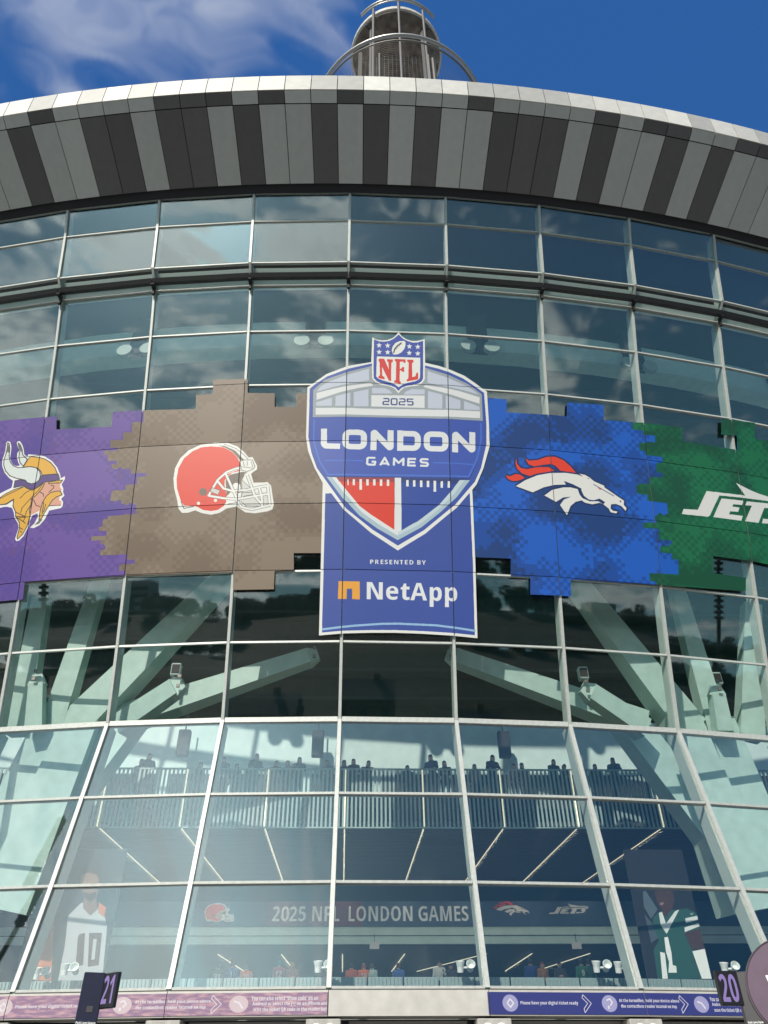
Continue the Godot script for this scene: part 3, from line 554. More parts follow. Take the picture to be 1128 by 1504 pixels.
["f","f4f4f0",0,[0.6196,27.638,0.6266,27.542,0.6484,27.543,0.631,27.478,0.6372,27.381,0.6194,27.437,0.6014,27.375,0.6078,27.475,0.5905,27.534,0.6123,27.54]],
["f","f4f4f0",0,[0.7037,27.631,0.7106,27.534,0.7324,27.535,0.7149,27.47,0.7211,27.373,0.7033,27.429,0.6853,27.368,0.6918,27.467,0.6745,27.527,0.6963,27.532]],
["f","f4f4f0",0,[0.618,27.33,0.6251,27.235,0.6468,27.236,0.6294,27.171,0.6356,27.075,0.6178,27.13,0.5999,27.069,0.6063,27.168,0.5891,27.227,0.6108,27.233]],
["f","f4f4f0",0,[0.7031,27.314,0.71,27.218,0.7318,27.22,0.7143,27.155,0.7204,27.058,0.7027,27.114,0.6848,27.053,0.6912,27.152,0.674,27.211,0.6958,27.216]],
["f","e23a34",0,[0.3142,26.873,0.3667,26.881,0.4153,26.376,0.4091,26.726,0.3952,26.766,0.3969,26.865,0.4543,26.854,0.4531,26.746,0.4393,26.702,0.4366,25.864,0.4157,25.87,0.3461,26.506,0.3496,26.088,0.3706,26.035,0.3737,25.925,0.3108,25.971,0.3119,26.055,0.3274,26.112,0.3217,26.727,0.3108,26.768]],
["f","e23a34",0,[0.4724,26.885,0.5812,26.878,0.5811,26.722,0.566,26.706,0.554,26.775,0.5237,26.756,0.5236,26.419,0.5387,26.449,0.5478,26.52,0.5659,26.523,0.5657,26.285,0.5447,26.31,0.5357,26.364,0.5236,26.349,0.5205,25.889,0.5325,25.836,0.5312,25.739,0.4666,25.799,0.4678,25.868,0.4845,25.912,0.4875,26.751,0.4724,26.791]],
["f","e23a34",0,[0.5963,26.866,0.6599,26.875,0.6585,26.747,0.6446,26.717,0.6467,26.073,0.6768,26.105,0.6891,26.274,0.7042,26.29,0.7054,25.97,0.5924,25.858,0.5913,25.941,0.6076,25.998,0.6113,26.741,0.5963,26.781]]]
var OUTLINES := {
	"PUR": [-4.1941,25.179,-3.5057,24.971,-2.8824,24.846,-2.8652,24.265,-2.297,24.171,-2.3026,24.82,-1.9924,24.776,-1.9908,24.769,-1.9797,24.253,-2.0959,24.294,-2.0857,23.848,-2.1763,23.881,-2.1684,23.549,-2.2979,23.597,-2.2896,23.267,-2.2121,23.239,-2.2084,23.104,-2.3637,23.162,-2.3567,22.935,-2.305,22.915,-2.2981,22.69,-2.208,22.657,-2.2037,22.511,-2.255,22.53,-2.2483,22.307,-2.0572,22.26,-2.0513,22.05,-1.9018,22.033,-1.8984,21.902,-1.9843,21.887,-1.9761,21.583,-2.0881,21.575,-2.0825,21.38,-2.2201,21.374,-2.2196,20.947,-2.1182,20.892,-2.1141,20.754,-1.9652,20.73,-1.9552,20.346,-2.2274,20.376,-2.2231,20.222,-2.2732,20.238,-2.2643,19.931,-2.3012,19.922,-2.2968,19.77,-2.222,19.747,-2.2169,19.565,-2.3653,19.581,-2.3587,19.359,-2.2717,19.333,-2.2673,19.183,-2.2178,19.168,-2.2136,19.019,-2.2624,19.014,-2.2563,18.806,-2.0113,18.763,-2.0061,18.567,-1.9222,18.552,-1.9186,18.407,-2.0619,18.39,-2.0539,18.099,-2.0053,18.085,-2.0016,17.95,-2.9538,17.978,-2.9467,17.315,-3.1904,17.338,-3.8109,17.354],
	"BRO": [-2.0016,17.95,-2.0053,18.085,-2.0539,18.099,-2.0619,18.39,-1.9186,18.407,-1.9222,18.552,-2.0061,18.567,-2.0113,18.763,-2.2563,18.806,-2.2624,19.014,-2.2136,19.019,-2.2178,19.168,-2.2673,19.183,-2.2717,19.333,-2.3587,19.359,-2.3653,19.581,-2.2169,19.565,-2.222,19.747,-2.2968,19.77,-2.3012,19.922,-2.2643,19.931,-2.2732,20.238,-2.2231,20.222,-2.2274,20.376,-1.9552,20.346,-1.9652,20.73,-2.1141,20.754,-2.1182,20.892,-2.2196,20.947,-2.2201,21.374,-2.0825,21.38,-2.0881,21.575,-1.9761,21.583,-1.9843,21.887,-1.8984,21.902,-1.9018,22.033,-2.0513,22.05,-2.0572,22.26,-2.2483,22.307,-2.255,22.53,-2.2037,22.511,-2.208,22.657,-2.2981,22.69,-2.305,22.915,-2.3567,22.935,-2.3637,23.162,-2.2084,23.104,-2.2121,23.239,-2.2896,23.267,-2.2979,23.597,-2.1684,23.549,-2.1763,23.881,-2.0857,23.848,-2.0959,24.294,-1.9797,24.253,-1.9924,24.776,-1.4689,24.723,-1.4794,25.347,-1.3097,25.355,-1.3198,26.006,-0.9754,25.962,-0.9675,25.33,-0.7025,25.302,-0.6964,24.697,-0.483,24.687,-0.488,25.292,-0.2602,25.282,-0.1827,23.49,-0.0357,20.578,-0.0257,18.602,-0.4516,18.62,-0.4456,17.989,-0.6193,17.949,-0.6171,17.266,-0.9871,17.256,-0.9945,17.921],
	"BLU": [1.2213,25.255,1.4068,25.312,1.5856,25.305,1.5803,24.723,2.1915,24.765,2.2049,25.39,2.5859,25.454,2.5737,24.768,2.8778,24.813,2.8712,24.496,2.9862,24.49,2.9824,24.314,3.1089,24.33,3.1008,23.979,2.933,23.924,2.9261,23.602,2.9935,23.574,2.9898,23.403,3.172,23.428,3.1653,23.162,3.0941,23.12,3.0817,22.706,3.1507,22.688,3.1453,22.512,3.0042,22.431,2.9958,22.142,2.8737,22.091,2.8612,21.635,2.9546,21.64,2.9476,21.391,3.1522,21.405,3.1493,20.883,3.0245,20.817,3.0147,20.486,2.8811,20.435,2.8758,20.221,3.0348,20.231,3.0231,19.805,3.1583,19.807,3.1525,19.606,3.0295,19.547,3.0223,19.285,3.1434,19.29,3.1374,19.081,3.2047,19.081,3.1872,18.492,2.8951,18.425,2.8872,18.122,2.9516,18.123,2.9478,17.982,2.1089,17.927,2.096,17.279,1.7174,17.264,1.7274,17.929,1.5425,17.917,1.5504,18.595,1.1714,18.577],
	"GRE": [2.9478,17.982,2.9516,18.123,2.8872,18.122,2.8951,18.425,3.1872,18.492,3.2047,19.081,3.1374,19.081,3.1434,19.29,3.0223,19.285,3.0295,19.547,3.1525,19.606,3.1583,19.807,3.0231,19.805,3.0348,20.231,2.8758,20.221,2.8811,20.435,3.0147,20.486,3.0245,20.817,3.1493,20.883,3.1522,21.405,2.9476,21.391,2.9546,21.64,2.8612,21.635,2.8737,22.091,2.9958,22.142,3.0042,22.431,3.1453,22.512,3.1507,22.688,3.0817,22.706,3.0941,23.12,3.1653,23.162,3.172,23.428,2.9898,23.403,2.9935,23.574,2.9261,23.602,2.933,23.924,3.1008,23.979,3.1089,24.33,2.9824,24.314,2.9862,24.49,2.8712,24.496,2.8778,24.813,2.9939,24.847,3.4216,24.894,3.4056,24.276,3.6777,24.264,4.0208,24.236,4.0384,24.904,3.8609,24.852,3.8823,25.579,4.2749,25.693,4.2552,24.945,4.4285,24.938,5.5556,24.756,5.242,19.156,4.0121,19.383,3.5809,19.403,3.5572,18.697,3.9013,18.673,3.8811,18.134,3.3575,18.049],
	"SIL": [0.5107,28.156,0.5455,27.963,0.5942,27.826,0.6429,27.76,0.6917,27.768,0.7406,27.819,0.7744,27.876,0.7771,26.749,0.9133,26.622,1.0221,26.47,1.1654,26.232,1.2736,25.921,1.345,25.694,1.3882,25.583,1.3976,24.128,1.3962,23.426,1.3971,23.196,1.3267,22.206,1.2534,21.485,1.2084,21.243,1.2141,18.316,1.2079,15.568,0.962,15.627,0.7182,15.671,0.4747,15.691,0.2623,15.677,0.0203,15.637,-0.197,15.571,-0.2044,21.378,-0.2868,22.018,-0.3548,22.758,-0.3795,23.353,-0.3827,25.532,-0.3432,25.653,-0.1982,26.128,0.0161,26.498,0.2391,26.704,0.2471,27.875,0.2837,27.779,0.3446,27.745,0.3993,27.767,0.454,27.877,0.4845,27.998],
	"NETAPP": [0.2187,17.525,1.0381,17.515,1.0335,16.872,0.2203,16.886],
	"PRES": [0.2467,18.366,0.7575,18.38,0.757,18.218,0.247,18.205]
}

func outline(k: String) -> PackedVector2Array:
	var o := PackedVector2Array()
	var l: Array = OUTLINES[k]
	for i in range(0, l.size(), 2): o.append(Vector2(l[i] * 4.0, l[i + 1]))
	return o

func hang(called: String, label: String, poly: PackedVector2Array, m: Material, area: Rect2, off: float) -> Node3D:
	var t := thing(called, label, "banner")
	for k in range(K0, K1):
		for i in 13:
			var g := 0.013
			var cell := PackedVector2Array([Vector2(k * 4.0 + g, H[i + 1] + g), Vector2(k * 4.0 + 4.0 - g, H[i + 1] + g), Vector2(k * 4.0 + 4.0 - g, H[i] - g), Vector2(k * 4.0 + g, H[i] - g)])
			for piece in Geometry2D.intersect_polygons(poly, cell):
				var pc: PackedVector2Array = piece
				if Geometry2D.is_polygon_clockwise(pc): pc.reverse()
				var tr := Geometry2D.triangulate_polygon(pc)
				if tr.is_empty(): continue
				var b := MB.new()
				var f := []
				var bk := []
				var uv := []
				for p in pc:
					f.append(P(p.x / 4.0, p.y, off, k)); bk.append(P(p.x / 4.0, p.y, off - 0.025, k))
					uv.append(Vector2((p.x - area.position.x) / area.size.x, (area.end.y - p.y) / area.size.y))
				for j in range(0, tr.size(), 3):
					var q := [tr[j], tr[j + 1], tr[j + 2]]
					if (pc[q[1]] - pc[q[0]]).cross(pc[q[2]] - pc[q[0]]) < 0: q = [q[0], q[2], q[1]]
					b.tri(f[q[0]], f[q[1]], f[q[2]], uv[q[0]], uv[q[1]], uv[q[2]])
				for j in pc.size():
					var j2 := (j + 1) % pc.size()
					b.quad(bk[j], bk[j2], f[j2], f[j], [uv[j], uv[j2], uv[j2], uv[j]])
				put("vinyl_panel", b, m, t)
	return t

# ------------------------------------------------------------------ people: one skin over a skeleton, meshed from smoothly joined capsules
func person_mesh(j: Dictionary, cell := 0.045) -> Array:   # [vertices, normals, indices, bone of each vertex]
	var bones := []
	for e in [["pelvis", "chest", 0.15, 0.17, 1], ["chest", "neck", 0.17, 0.075, 1], ["neck", "head", 0.06, 0.075, 2], ["head", "crown", 0.098, 0.09, 3], ["shl", "shr", 0.085, 0.085, 1],
			["shl", "ell", 0.07, 0.052, 4], ["ell", "hal", 0.05, 0.036, 5], ["shr", "elr", 0.07, 0.052, 4], ["elr", "har", 0.05, 0.036, 5], ["hal", "fil", 0.042, 0.028, 6], ["har", "fir", 0.042, 0.028, 6],
			["hil", "knl", 0.10, 0.068, 7], ["knl", "ftl", 0.066, 0.045, 7], ["hir", "knr", 0.10, 0.068, 7], ["knr", "ftr", 0.066, 0.045, 7], ["hil", "hir", 0.12, 0.12, 7], ["ftl", "tol", 0.05, 0.035, 8], ["ftr", "tor", 0.05, 0.035, 8]]:
		bones.append([j[e[0]], j[e[1]], e[2], e[3], e[4]])
	var lo := Vector3(-0.48, -0.06, -0.34)
	var nn := Vector3i(int(0.96 / cell), int(1.95 / cell), int(0.78 / cell))
	var val := PackedFloat32Array()
	var who := PackedInt32Array()
	val.resize((nn.x + 1) * (nn.y + 1) * (nn.z + 1)); who.resize(val.size())
	val.fill(9.0)
	for bi in bones.size():
		var bo: Array = bones[bi]
		var a: Vector3 = bo[0]
		var d: Vector3 = bo[1] - a
		var dd := maxf(d.length_squared(), 1e-6)
		var reach: float = maxf(bo[2], bo[3]) + cell * 2.5
		var mn := (a.min(bo[1]) - Vector3.ONE * reach - lo) / cell
		var mx := (a.max(bo[1]) + Vector3.ONE * reach - lo) / cell
		for z in range(maxi(0, int(mn.z)), mini(nn.z, int(mx.z) + 1) + 1):
			for y in range(maxi(0, int(mn.y)), mini(nn.y, int(mx.y) + 1) + 1):
				for x in range(maxi(0, int(mn.x)), mini(nn.x, int(mx.x) + 1) + 1):
					var p := lo + Vector3(x, y, z) * cell
					var t := clampf((p - a).dot(d) / dd, 0.0, 1.0)
					var q := p - a - d * t
					if bo[4] == 1: q.z *= 1.35
					var s: float = q.length() - lerpf(bo[2], bo[3], t)
					var at := (z * (nn.y + 1) + y) * (nn.x + 1) + x
					var o := val[at]
					if s < o: who[at] = bo[4]
					var kk := 0.04
					var hh := maxf(kk - absf(s - o), 0.0) / kk
					val[at] = minf(s, o) - hh * hh * kk * 0.25
	var verts := PackedVector3Array()
	var bone := PackedInt32Array()
	var cellv := {}
	var st := [1, nn.x + 1, (nn.x + 1) * (nn.y + 1)]
	for z in nn.z:
		for y in nn.y:
			for x in nn.x:
				var at: int = z * st[2] + y * st[1] + x
				var inside := 0
				for c in 8:
					if val[at + (c & 1) + ((c >> 1) & 1) * st[1] + ((c >> 2) & 1) * st[2]] < 0: inside += 1
				if inside == 0 or inside == 8: continue
				var sum := Vector3.ZERO
				var cnt := 0
				for ax in 3:
					for c in 4:
						var o := Vector3i.ZERO
						o[(ax + 1) % 3] = c & 1; o[(ax + 2) % 3] = c >> 1
						var i0: int = at + o.x + o.y * st[1] + o.z * st[2]
						var v0 := val[i0]
						var v1 := val[i0 + st[ax]]
						if (v0 < 0) != (v1 < 0):
							var p := Vector3(o)
							p[ax] += v0 / (v0 - v1)
							sum += p; cnt += 1
				cellv[at] = verts.size()
				verts.append(lo + (Vector3(x, y, z) + sum / cnt) * cell)
				bone.append(who[at])
	var idx := PackedInt32Array()
	for at in cellv:
		var x: int = at % st[1]
		var y: int = (at / st[1]) % (nn.y + 1)
		var z: int = at / st[2]
		for ax in 3:
			var v0 := val[at]
			var v1 := val[at + st[ax]]
			if (v0 < 0) == (v1 < 0): continue
			var b1: int = st[(ax + 1) % 3]
			var b2: int = st[(ax + 2) % 3]
			var q := [at, at - b1, at - b1 - b2, at - b2]
			if not (cellv.has(q[1]) and cellv.has(q[2]) and cellv.has(q[3])): continue
			var i := [cellv[q[0]], cellv[q[1]], cellv[q[2]], cellv[q[3]]]
			if v0 < 0: idx.append_array([i[0], i[2], i[1], i[0], i[3], i[2]])
			else: idx.append_array([i[0], i[1], i[2], i[0], i[2], i[3]])
	var nor := PackedVector3Array()
	nor.resize(verts.size())
	for i in range(0, idx.size(), 3):
		var nv := (verts[idx[i + 2]] - verts[idx[i]]).cross(verts[idx[i + 1]] - verts[idx[i]])
		for k in 3: nor[idx[i + k]] += nv
	for i in nor.size(): nor[i] = nor[i].normalized()
	return [verts, nor, idx, bone]

func pose(kind: int) -> Dictionary:
	var j := {"pelvis": Vector3(0, 0.98, 0), "chest": Vector3(0, 1.30, -0.01), "neck": Vector3(0, 1.50, 0), "head": Vector3(0, 1.60, 0.02), "crown": Vector3(0, 1.69, 0.01),
		"shl": Vector3(-0.19, 1.42, 0), "shr": Vector3(0.19, 1.42, 0), "hil": Vector3(-0.10, 0.93, 0), "hir": Vector3(0.10, 0.93, 0),
		"knl": Vector3(-0.11, 0.50, 0.02), "knr": Vector3(0.11, 0.50, 0.02), "ftl": Vector3(-0.12, 0.07, -0.02), "ftr": Vector3(0.13, 0.07, -0.02), "tol": Vector3(-0.14, 0.03, 0.15), "tor": Vector3(0.16, 0.03, 0.15),
		"ell": Vector3(-0.25, 1.14, -0.02), "elr": Vector3(0.25, 1.14, -0.02), "hal": Vector3(-0.25, 0.90, 0.05), "har": Vector3(0.25, 0.90, 0.05), "fil": Vector3(-0.25, 0.80, 0.08), "fir": Vector3(0.25, 0.80, 0.08)}
	if kind == 1:   # leaning with both hands on the rail
		j.merge({"chest": Vector3(0, 1.28, 0.08), "neck": Vector3(0, 1.46, 0.14), "head": Vector3(0, 1.55, 0.18), "crown": Vector3(0, 1.64, 0.18), "shl": Vector3(-0.19, 1.39, 0.11), "shr": Vector3(0.19, 1.39, 0.11),
			"ell": Vector3(-0.27, 1.17, 0.18), "elr": Vector3(0.27, 1.17, 0.18), "hal": Vector3(-0.20, 1.10, 0.33), "har": Vector3(0.20, 1.10, 0.33), "fil": Vector3(-0.17, 1.10, 0.40), "fir": Vector3(0.17, 1.10, 0.40)}, true)
	elif kind == 2:   # one hand raised with a cup
		j.merge({"elr": Vector3(0.27, 1.18, 0.08), "har": Vector3(0.14, 1.36, 0.22), "fir": Vector3(0.11, 1.42, 0.25), "head": Vector3(0.03, 1.60, 0.03), "crown": Vector3(0.04, 1.69, 0.02)}, true)
	elif kind == 3:   # arms folded, head turned down
		j.merge({"ell": Vector3(-0.26, 1.16, 0.06), "elr": Vector3(0.26, 1.16, 0.06), "hal": Vector3(-0.02, 1.18, 0.20), "har": Vector3(0.02, 1.14, 0.21), "fil": Vector3(0.08, 1.20, 0.19), "fir": Vector3(-0.08, 1.16, 0.20), "crown": Vector3(0, 1.67, 0.06)}, true)
	return j

var bodies := []
func person(at: Vector3, turn: float, kind: int, top: Color, legs: Color, hair: Color, label: String, group: String, number := "") -> Node3D:
	if bodies.is_empty():
		for k in 4: bodies.append(person_mesh(pose(k)))
	var src: Array = bodies[kind]
	var skin := Color(0.50, 0.31, 0.23)
	var cols := PackedColorArray()
	var verts: PackedVector3Array = src[0]
	var bone: PackedInt32Array = src[3]
	var headz: float = pose(kind)["head"].z
	for i in verts.size():
		var c := top
		match bone[i]:
			2, 6: c = skin
			3: c = hair if verts[i].y > pose(kind)["head"].y + 0.055 or verts[i].z < headz - 0.01 else skin
			5: c = top.lerp(skin, 1.0 if number != "" else 0.0)
			7: c = legs
			8: c = Color(0.05, 0.05, 0.05)
		cols.append(c)
	var a := []
	a.resize(Mesh.ARRAY_MAX)
	a[Mesh.ARRAY_VERTEX] = verts; a[Mesh.ARRAY_NORMAL] = src[1]; a[Mesh.ARRAY_INDEX] = src[2]; a[Mesh.ARRAY_COLOR] = cols
	var am := ArrayMesh.new()
	am.add_surface_from_arrays(Mesh.PRIMITIVE_TRIANGLES, a)
	var t := thing("person", label, "person", at, turn, group)
	t.scale = Vector3.ONE * rng.randf_range(0.93, 1.05)
	put("body", am, M.cloth, t)
	if number != "":
		var l := letters(number)
		var b := MB.new()
		var r: Rect2 = l[1]
		var s := 0.22 / r.size.y
		for i in range(0, l[0].size() - 2, 3):
			var q := []
			for e in 3:
				var p: Vector2 = l[0][i + e] - r.get_center()
				q.append(Vector3(-p.x * s * 0.8, 1.24 - p.y * s, -0.165 - 0.02 * absf(p.x) * s))
			b.tri(q[0], q[1], q[2])
		put("jersey_number", b, M.print_white, t)
	return t

# ------------------------------------------------------------------ build
func _ready() -> void:
	rng.seed = 7
	var cam := Camera3D.new()
	cam.name = "camera"
	cam.fov = 66.3624
	cam.near = 0.1
	cam.far = 900.0
	cam.transform = Transform3D(Basis(Vector3(0.999569, -0.006976, 0.028515), Vector3(-0.012352, 0.781237, 0.624112), Vector3(-0.02663, -0.624195, 0.780814)), Vector3(0, 1.65, 0))
	add_child(cam)
	cam.current = true
	var we := WorldEnvironment.new()
	we.name = "environment"
	var env := Environment.new()
	env.tonemap_mode = Environment.TONE_MAPPER_LINEAR
	env.tonemap_exposure = 1.25
	env.background_mode = Environment.BG_SKY
	var sky := Sky.new()
	var pano := PanoramaSkyMaterial.new()
	pano.panorama = ImageTexture.create_from_image(make_sky())
	sky.sky_material = pano
	env.sky = sky
	env.sdfgi_enabled = true
	env.ssao_enabled = true
	env.ssil_enabled = true
	we.environment = env
	add_child(we)
	var sun := DirectionalLight3D.new()
	sun.name = "sun"
	sun.light_energy = 1.25
	sun.light_color = Color(1.0, 0.96, 0.90)
	sun.light_angular_distance = 0.5
	sun.shadow_enabled = true
	add_child(sun)
	sun.look_at_from_position(SUN * 100.0, Vector3.ZERO)

	materials()
	ground()
	stadium = thing("stadium_building", "curved glass stadium front leaning out under a panelled grey soffit", "building")
	facade()
	soffit()
	gates()
	interior()
	columns()
	roof_platform()
	banners()
	strips()
	totems()
	crowd()
	opposite()

func materials() -> void:
	M.alu = grain(mat(lin(0.46, 0.48, 0.46), 0.45, 0.1), 0.05, 0.88, 1.0)
	M.fin = mat(lin(0.40, 0.52, 0.49), 0.4)
	M.white_panels = []
	for c in [0.86, 0.82, 0.78, 0.70]: M.white_panels.append(grain(mat(Color(c, c * 0.985, c * 0.95), 0.4, 0.1), 0.02, 0.92, 1.0, 256, 0.3))
	M.light_panels = []
	for c in [0.55, 0.58, 0.61, 0.565]: M.light_panels.append(grain(mat(lin(c * 0.96, c, c * 0.985), 0.5, 0.1), 0.021, 0.95, 1.0, 256, 0.35))
	M.dark_panels = []
	for c in [0.135, 0.148, 0.122]: M.dark_panels.append(grain(mat(lin(c, c * 0.96, c), 0.5, 0.1), 0.023, 0.94, 1.0, 256, 0.35))
	M.black = mat(lin(0.012, 0.012, 0.014), 0.7)
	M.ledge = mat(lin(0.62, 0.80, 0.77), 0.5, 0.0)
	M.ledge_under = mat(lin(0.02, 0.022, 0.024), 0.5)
	M.glass = []
	for i in 4:
		var g := mat(Color(lin(0.01, 0.10, 0.09), 0.012 + 0.003 * i), 0.02)
		g.transparency = BaseMaterial3D.TRANSPARENCY_ALPHA
		g.clearcoat_enabled = true; g.clearcoat = 1.0; g.clearcoat_roughness = 0.42
		M.glass.append(g)
	M.column = grain(mat(lin(0.44, 0.65, 0.59), 0.5), 0.02, 0.9, 1.0, 256, 0.3)
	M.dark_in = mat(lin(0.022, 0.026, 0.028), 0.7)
	M.tier = grain(mat(lin(0.012, 0.013, 0.014), 0.75), 0.03, 0.6, 1.0, 256, 0.25)
	M.tier_b = mat(lin(0.022, 0.023, 0.024), 0.7)
	M.wall_white = grain(mat(lin(0.62, 0.84, 0.80), 0.6), 0.02, 0.93, 1.0, 256, 0.2)
	M.floor_in = mat(lin(0.20, 0.21, 0.21), 0.5)
	M.slat = mat(lin(0.27, 0.40, 0.38), 0.45)
	M.upstand = mat(lin(0.22, 0.31, 0.30), 0.5)
	M.pin = mat(lin(0.30, 0.42, 0.39), 0.6)
	M.ceiling = mat(lin(0.05, 0.055, 0.06), 0.6)
	M.ceiling_slat = mat(lin(0.09, 0.10, 0.105), 0.5)
	M.concrete = grain(mat(lin(0.46, 0.44, 0.41), 0.75), 0.03, 0.82, 1.0, 256, 0.5, 0.1)
	M.steel_band = grain(mat(lin(0.52, 0.50, 0.47), 0.45, 0.15), 0.02, 0.9, 1.0, 256, 0.4)
	M.shutter = mat(lin(0.035, 0.036, 0.04), 0.5, 0.3)
	M.shutter_line = mat(lin(0.30, 0.29, 0.28), 0.5)
	M.print_white = mat(lin(0.78, 0.78, 0.76), 0.6)
	M.cloth = mat(Color.WHITE, 0.85)
	M.cloth.vertex_color_use_as_albedo = true
	M.lamp_white = mat(lin(0.72, 0.78, 0.75), 0.4)
	M.strip = mat(Color(1, 0.97, 0.85), 0.5)
	M.strip.emission_enabled = true; M.strip.emission = Color(1.0, 0.97, 0.82); M.strip.emission_energy_multiplier = 0.6
	M.navy = grain(mat(lin(0.010, 0.013, 0.040), 0.4), 0.02, 0.85, 1.0, 256, 0.8)
	M.totem_black = mat(lin(0.012, 0.011, 0.014), 0.35)
	M.totem_grey = mat(lin(0.07, 0.065, 0.07), 0.4, 0.2)
	M.violet = mat(lin(0.20, 0.145, 0.36), 0.5)
	M.mauve = grain(mat(lin(0.115, 0.072, 0.115), 0.45), 0.03, 0.9, 1.0, 256, 0.7)
	M.rust = grain(mat(lin(0.30, 0.25, 0.21), 0.65), 0.012, 0.45, 1.0, 512, 0.22)
	M.rail = mat(lin(0.42, 0.42, 0.41), 0.35, 0.6)
	M.grey_post = mat(lin(0.17, 0.16, 0.15), 0.5, 0.3)

func ground() -> void:
	var m := grain(mat(lin(0.050, 0.052, 0.052), 0.9), 0.02, 0.7, 1.0, 512, 0.05)
	var b := MB.new()
	b.quad(Vector3(-420, 0, 420), Vector3(420, 0, 420), Vector3(420, 0, -260), Vector3(-420, 0, -260))
	tag(put("ground", b, m), "", "", "", "structure")
	var pm := grain(mat(lin(0.30, 0.285, 0.26), 0.85), 0.02, 0.75, 1.0, 512, 0.12)
	b = MB.new()
	b.quad(Vector3(-80, 0.004, 26), Vector3(80, 0.004, 26), Vector3(80, 0.004, -30), Vector3(-80, 0.004, -30))
	tag(put("plaza_pavement", b, pm), "", "", "", "structure")

func facade() -> void:
	# panes: a thin double sheet in each cell, each a hair out of true as real glazing is
	for k in range(K0, K1):
		for i in 13:
			var b := MB.new()
			var warp := []
			for c in 4: warp.append(rng.randf_range(-0.016, 0.016))
			for off in [0.0, -0.008, -0.024, -0.032]:
				var j := []
				for c in 4: j.append(off - 0.016 + warp[c])
				b.quad(P(k + 0.004, H[i + 1] + 0.015, j[0], k), P(k + 0.996, H[i + 1] + 0.015, j[1], k), P(k + 0.996, H[i] - 0.015, j[2], k), P(k + 0.004, H[i] - 0.015, j[3], k))
			put("glass_pane", b, M.glass[rng.randi() % 4], stadium)
	# mullions outside, deep fins inside
	for k in range(K0, K1 + 1):
		var a := PHI0 + k * DPHI
		var t := Vector3(cos(a), 0, -sin(a))
		var nrm := Vector3(sin(a), 0, cos(a))
		var cap := MB.new()
		var fin := MB.new()
		for i in 13:
			var lo := on(a, RH[i + 1], H[i + 1])
			var hi := on(a, RH[i], H[i])
			var w := 0.05 if i < 10 else 0.062
			cap.hexa([lo - t * w - nrm * 0.02, lo + t * w - nrm * 0.02, hi + t * w - nrm * 0.02, hi - t * w - nrm * 0.02, lo - t * w + nrm * 0.06, lo + t * w + nrm * 0.06, hi + t * w + nrm * 0.06, hi - t * w + nrm * 0.06])
			var f := 0.05
			var d := 0.5 if i < 10 else 0.7
			fin.hexa([lo - t * f - nrm * d, lo + t * f - nrm * d, hi + t * f - nrm * d, hi - t * f - nrm * d, lo - t * f - nrm * 0.05, lo + t * f - nrm * 0.05, hi + t * f - nrm * 0.05, hi - t * f - nrm * 0.05])
		put("mullion", cap, M.alu, stadium)
		put("mullion_fin", fin, M.fin, stadium)
	for i in 14:
		for k in range(K0, K1):
			var th := 0.036
			if i == 10: th = 0.085
			if i == 13: th = 0.03
			var b := MB.new()
			var q := []
			var e := 0.017
			for off in [-0.12, 0.032]:
				q.append(P(k + e, H[i], off, k) + Vector3(0, -th, 0)); q.append(P(k + 1 - e, H[i], off, k) + Vector3(0, -th, 0))
				q.append(P(k + 1 - e, H[i], off, k) + Vector3(0, th, 0)); q.append(P(k + e, H[i], off, k) + Vector3(0, th, 0))
			b.hexa(q)
			put("transom", b, M.alu, stadium)
	# pale spandrel behind the narrow row of glass, and the dark channel that runs round under it on cleats
	for k in range(K0, K1):
		var q := []
		var e := 0.02
		for off in [-0.34, -0.28]:
			for w in [[e, 30.5], [1 - e, 30.5], [1 - e, 31.16], [e, 31.16]]: q.append(P(k + w[0], w[1], off, k))
		var b := MB.new()
		b.hexa(q)
		put("spandrel_panel", b, M.ledge, stadium)
		b = MB.new()
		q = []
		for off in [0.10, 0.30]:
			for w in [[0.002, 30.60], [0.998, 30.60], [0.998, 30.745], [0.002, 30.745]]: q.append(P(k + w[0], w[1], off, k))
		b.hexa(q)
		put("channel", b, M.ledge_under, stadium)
	for k in range(K0, K1 + 1):
		var a := PHI0 + k * DPHI
		var bs := Basis(Vector3.UP, a)
		var b := MB.new()
		b.box(on(a, rad(30.5) + 0.22, 30.53), Vector3(0.15, 0.12, 0.30), bs)
		b.box(on(a, rad(30.3) + 0.15, 30.30), Vector3(0.10, 0.34, 0.12), bs)
		put("cleat", b, M.black, stadium)

func panel_ring(called: String, r0: float, h0: float, r1: float, h1: float, mats: Callable, thick: float, gap := 0.016) -> void:
	for j in range(-23, 26):
		var a0 := PHI0 + DPHI * (0.133 + 0.25 * j) + gap / 84.0
		var a1 := PHI0 + DPHI * (0.133 + 0.25 * (j + 1)) - gap / 84.0
		var d := Vector2(r1 - r0, h1 - h0).normalized()
		var o := Vector2(-d.y, d.x) * thick
		var e := d * gap
		var q := []
		for s in [Vector2.ZERO, -o]:
			q.append(on(a0, r0 + e.x - s.x, h0 + e.y - s.y)); q.append(on(a1, r0 + e.x - s.x, h0 + e.y - s.y))
			q.append(on(a1, r1 - e.x - s.x, h1 - e.y - s.y)); q.append(on(a0, r1 - e.x - s.x, h1 - e.y - s.y))
		var b := MB.new()
		b.hexa([q[4], q[5], q[6], q[7], q[0], q[1], q[2], q[3]])
		put(called, b, mats.call(j), stadium)

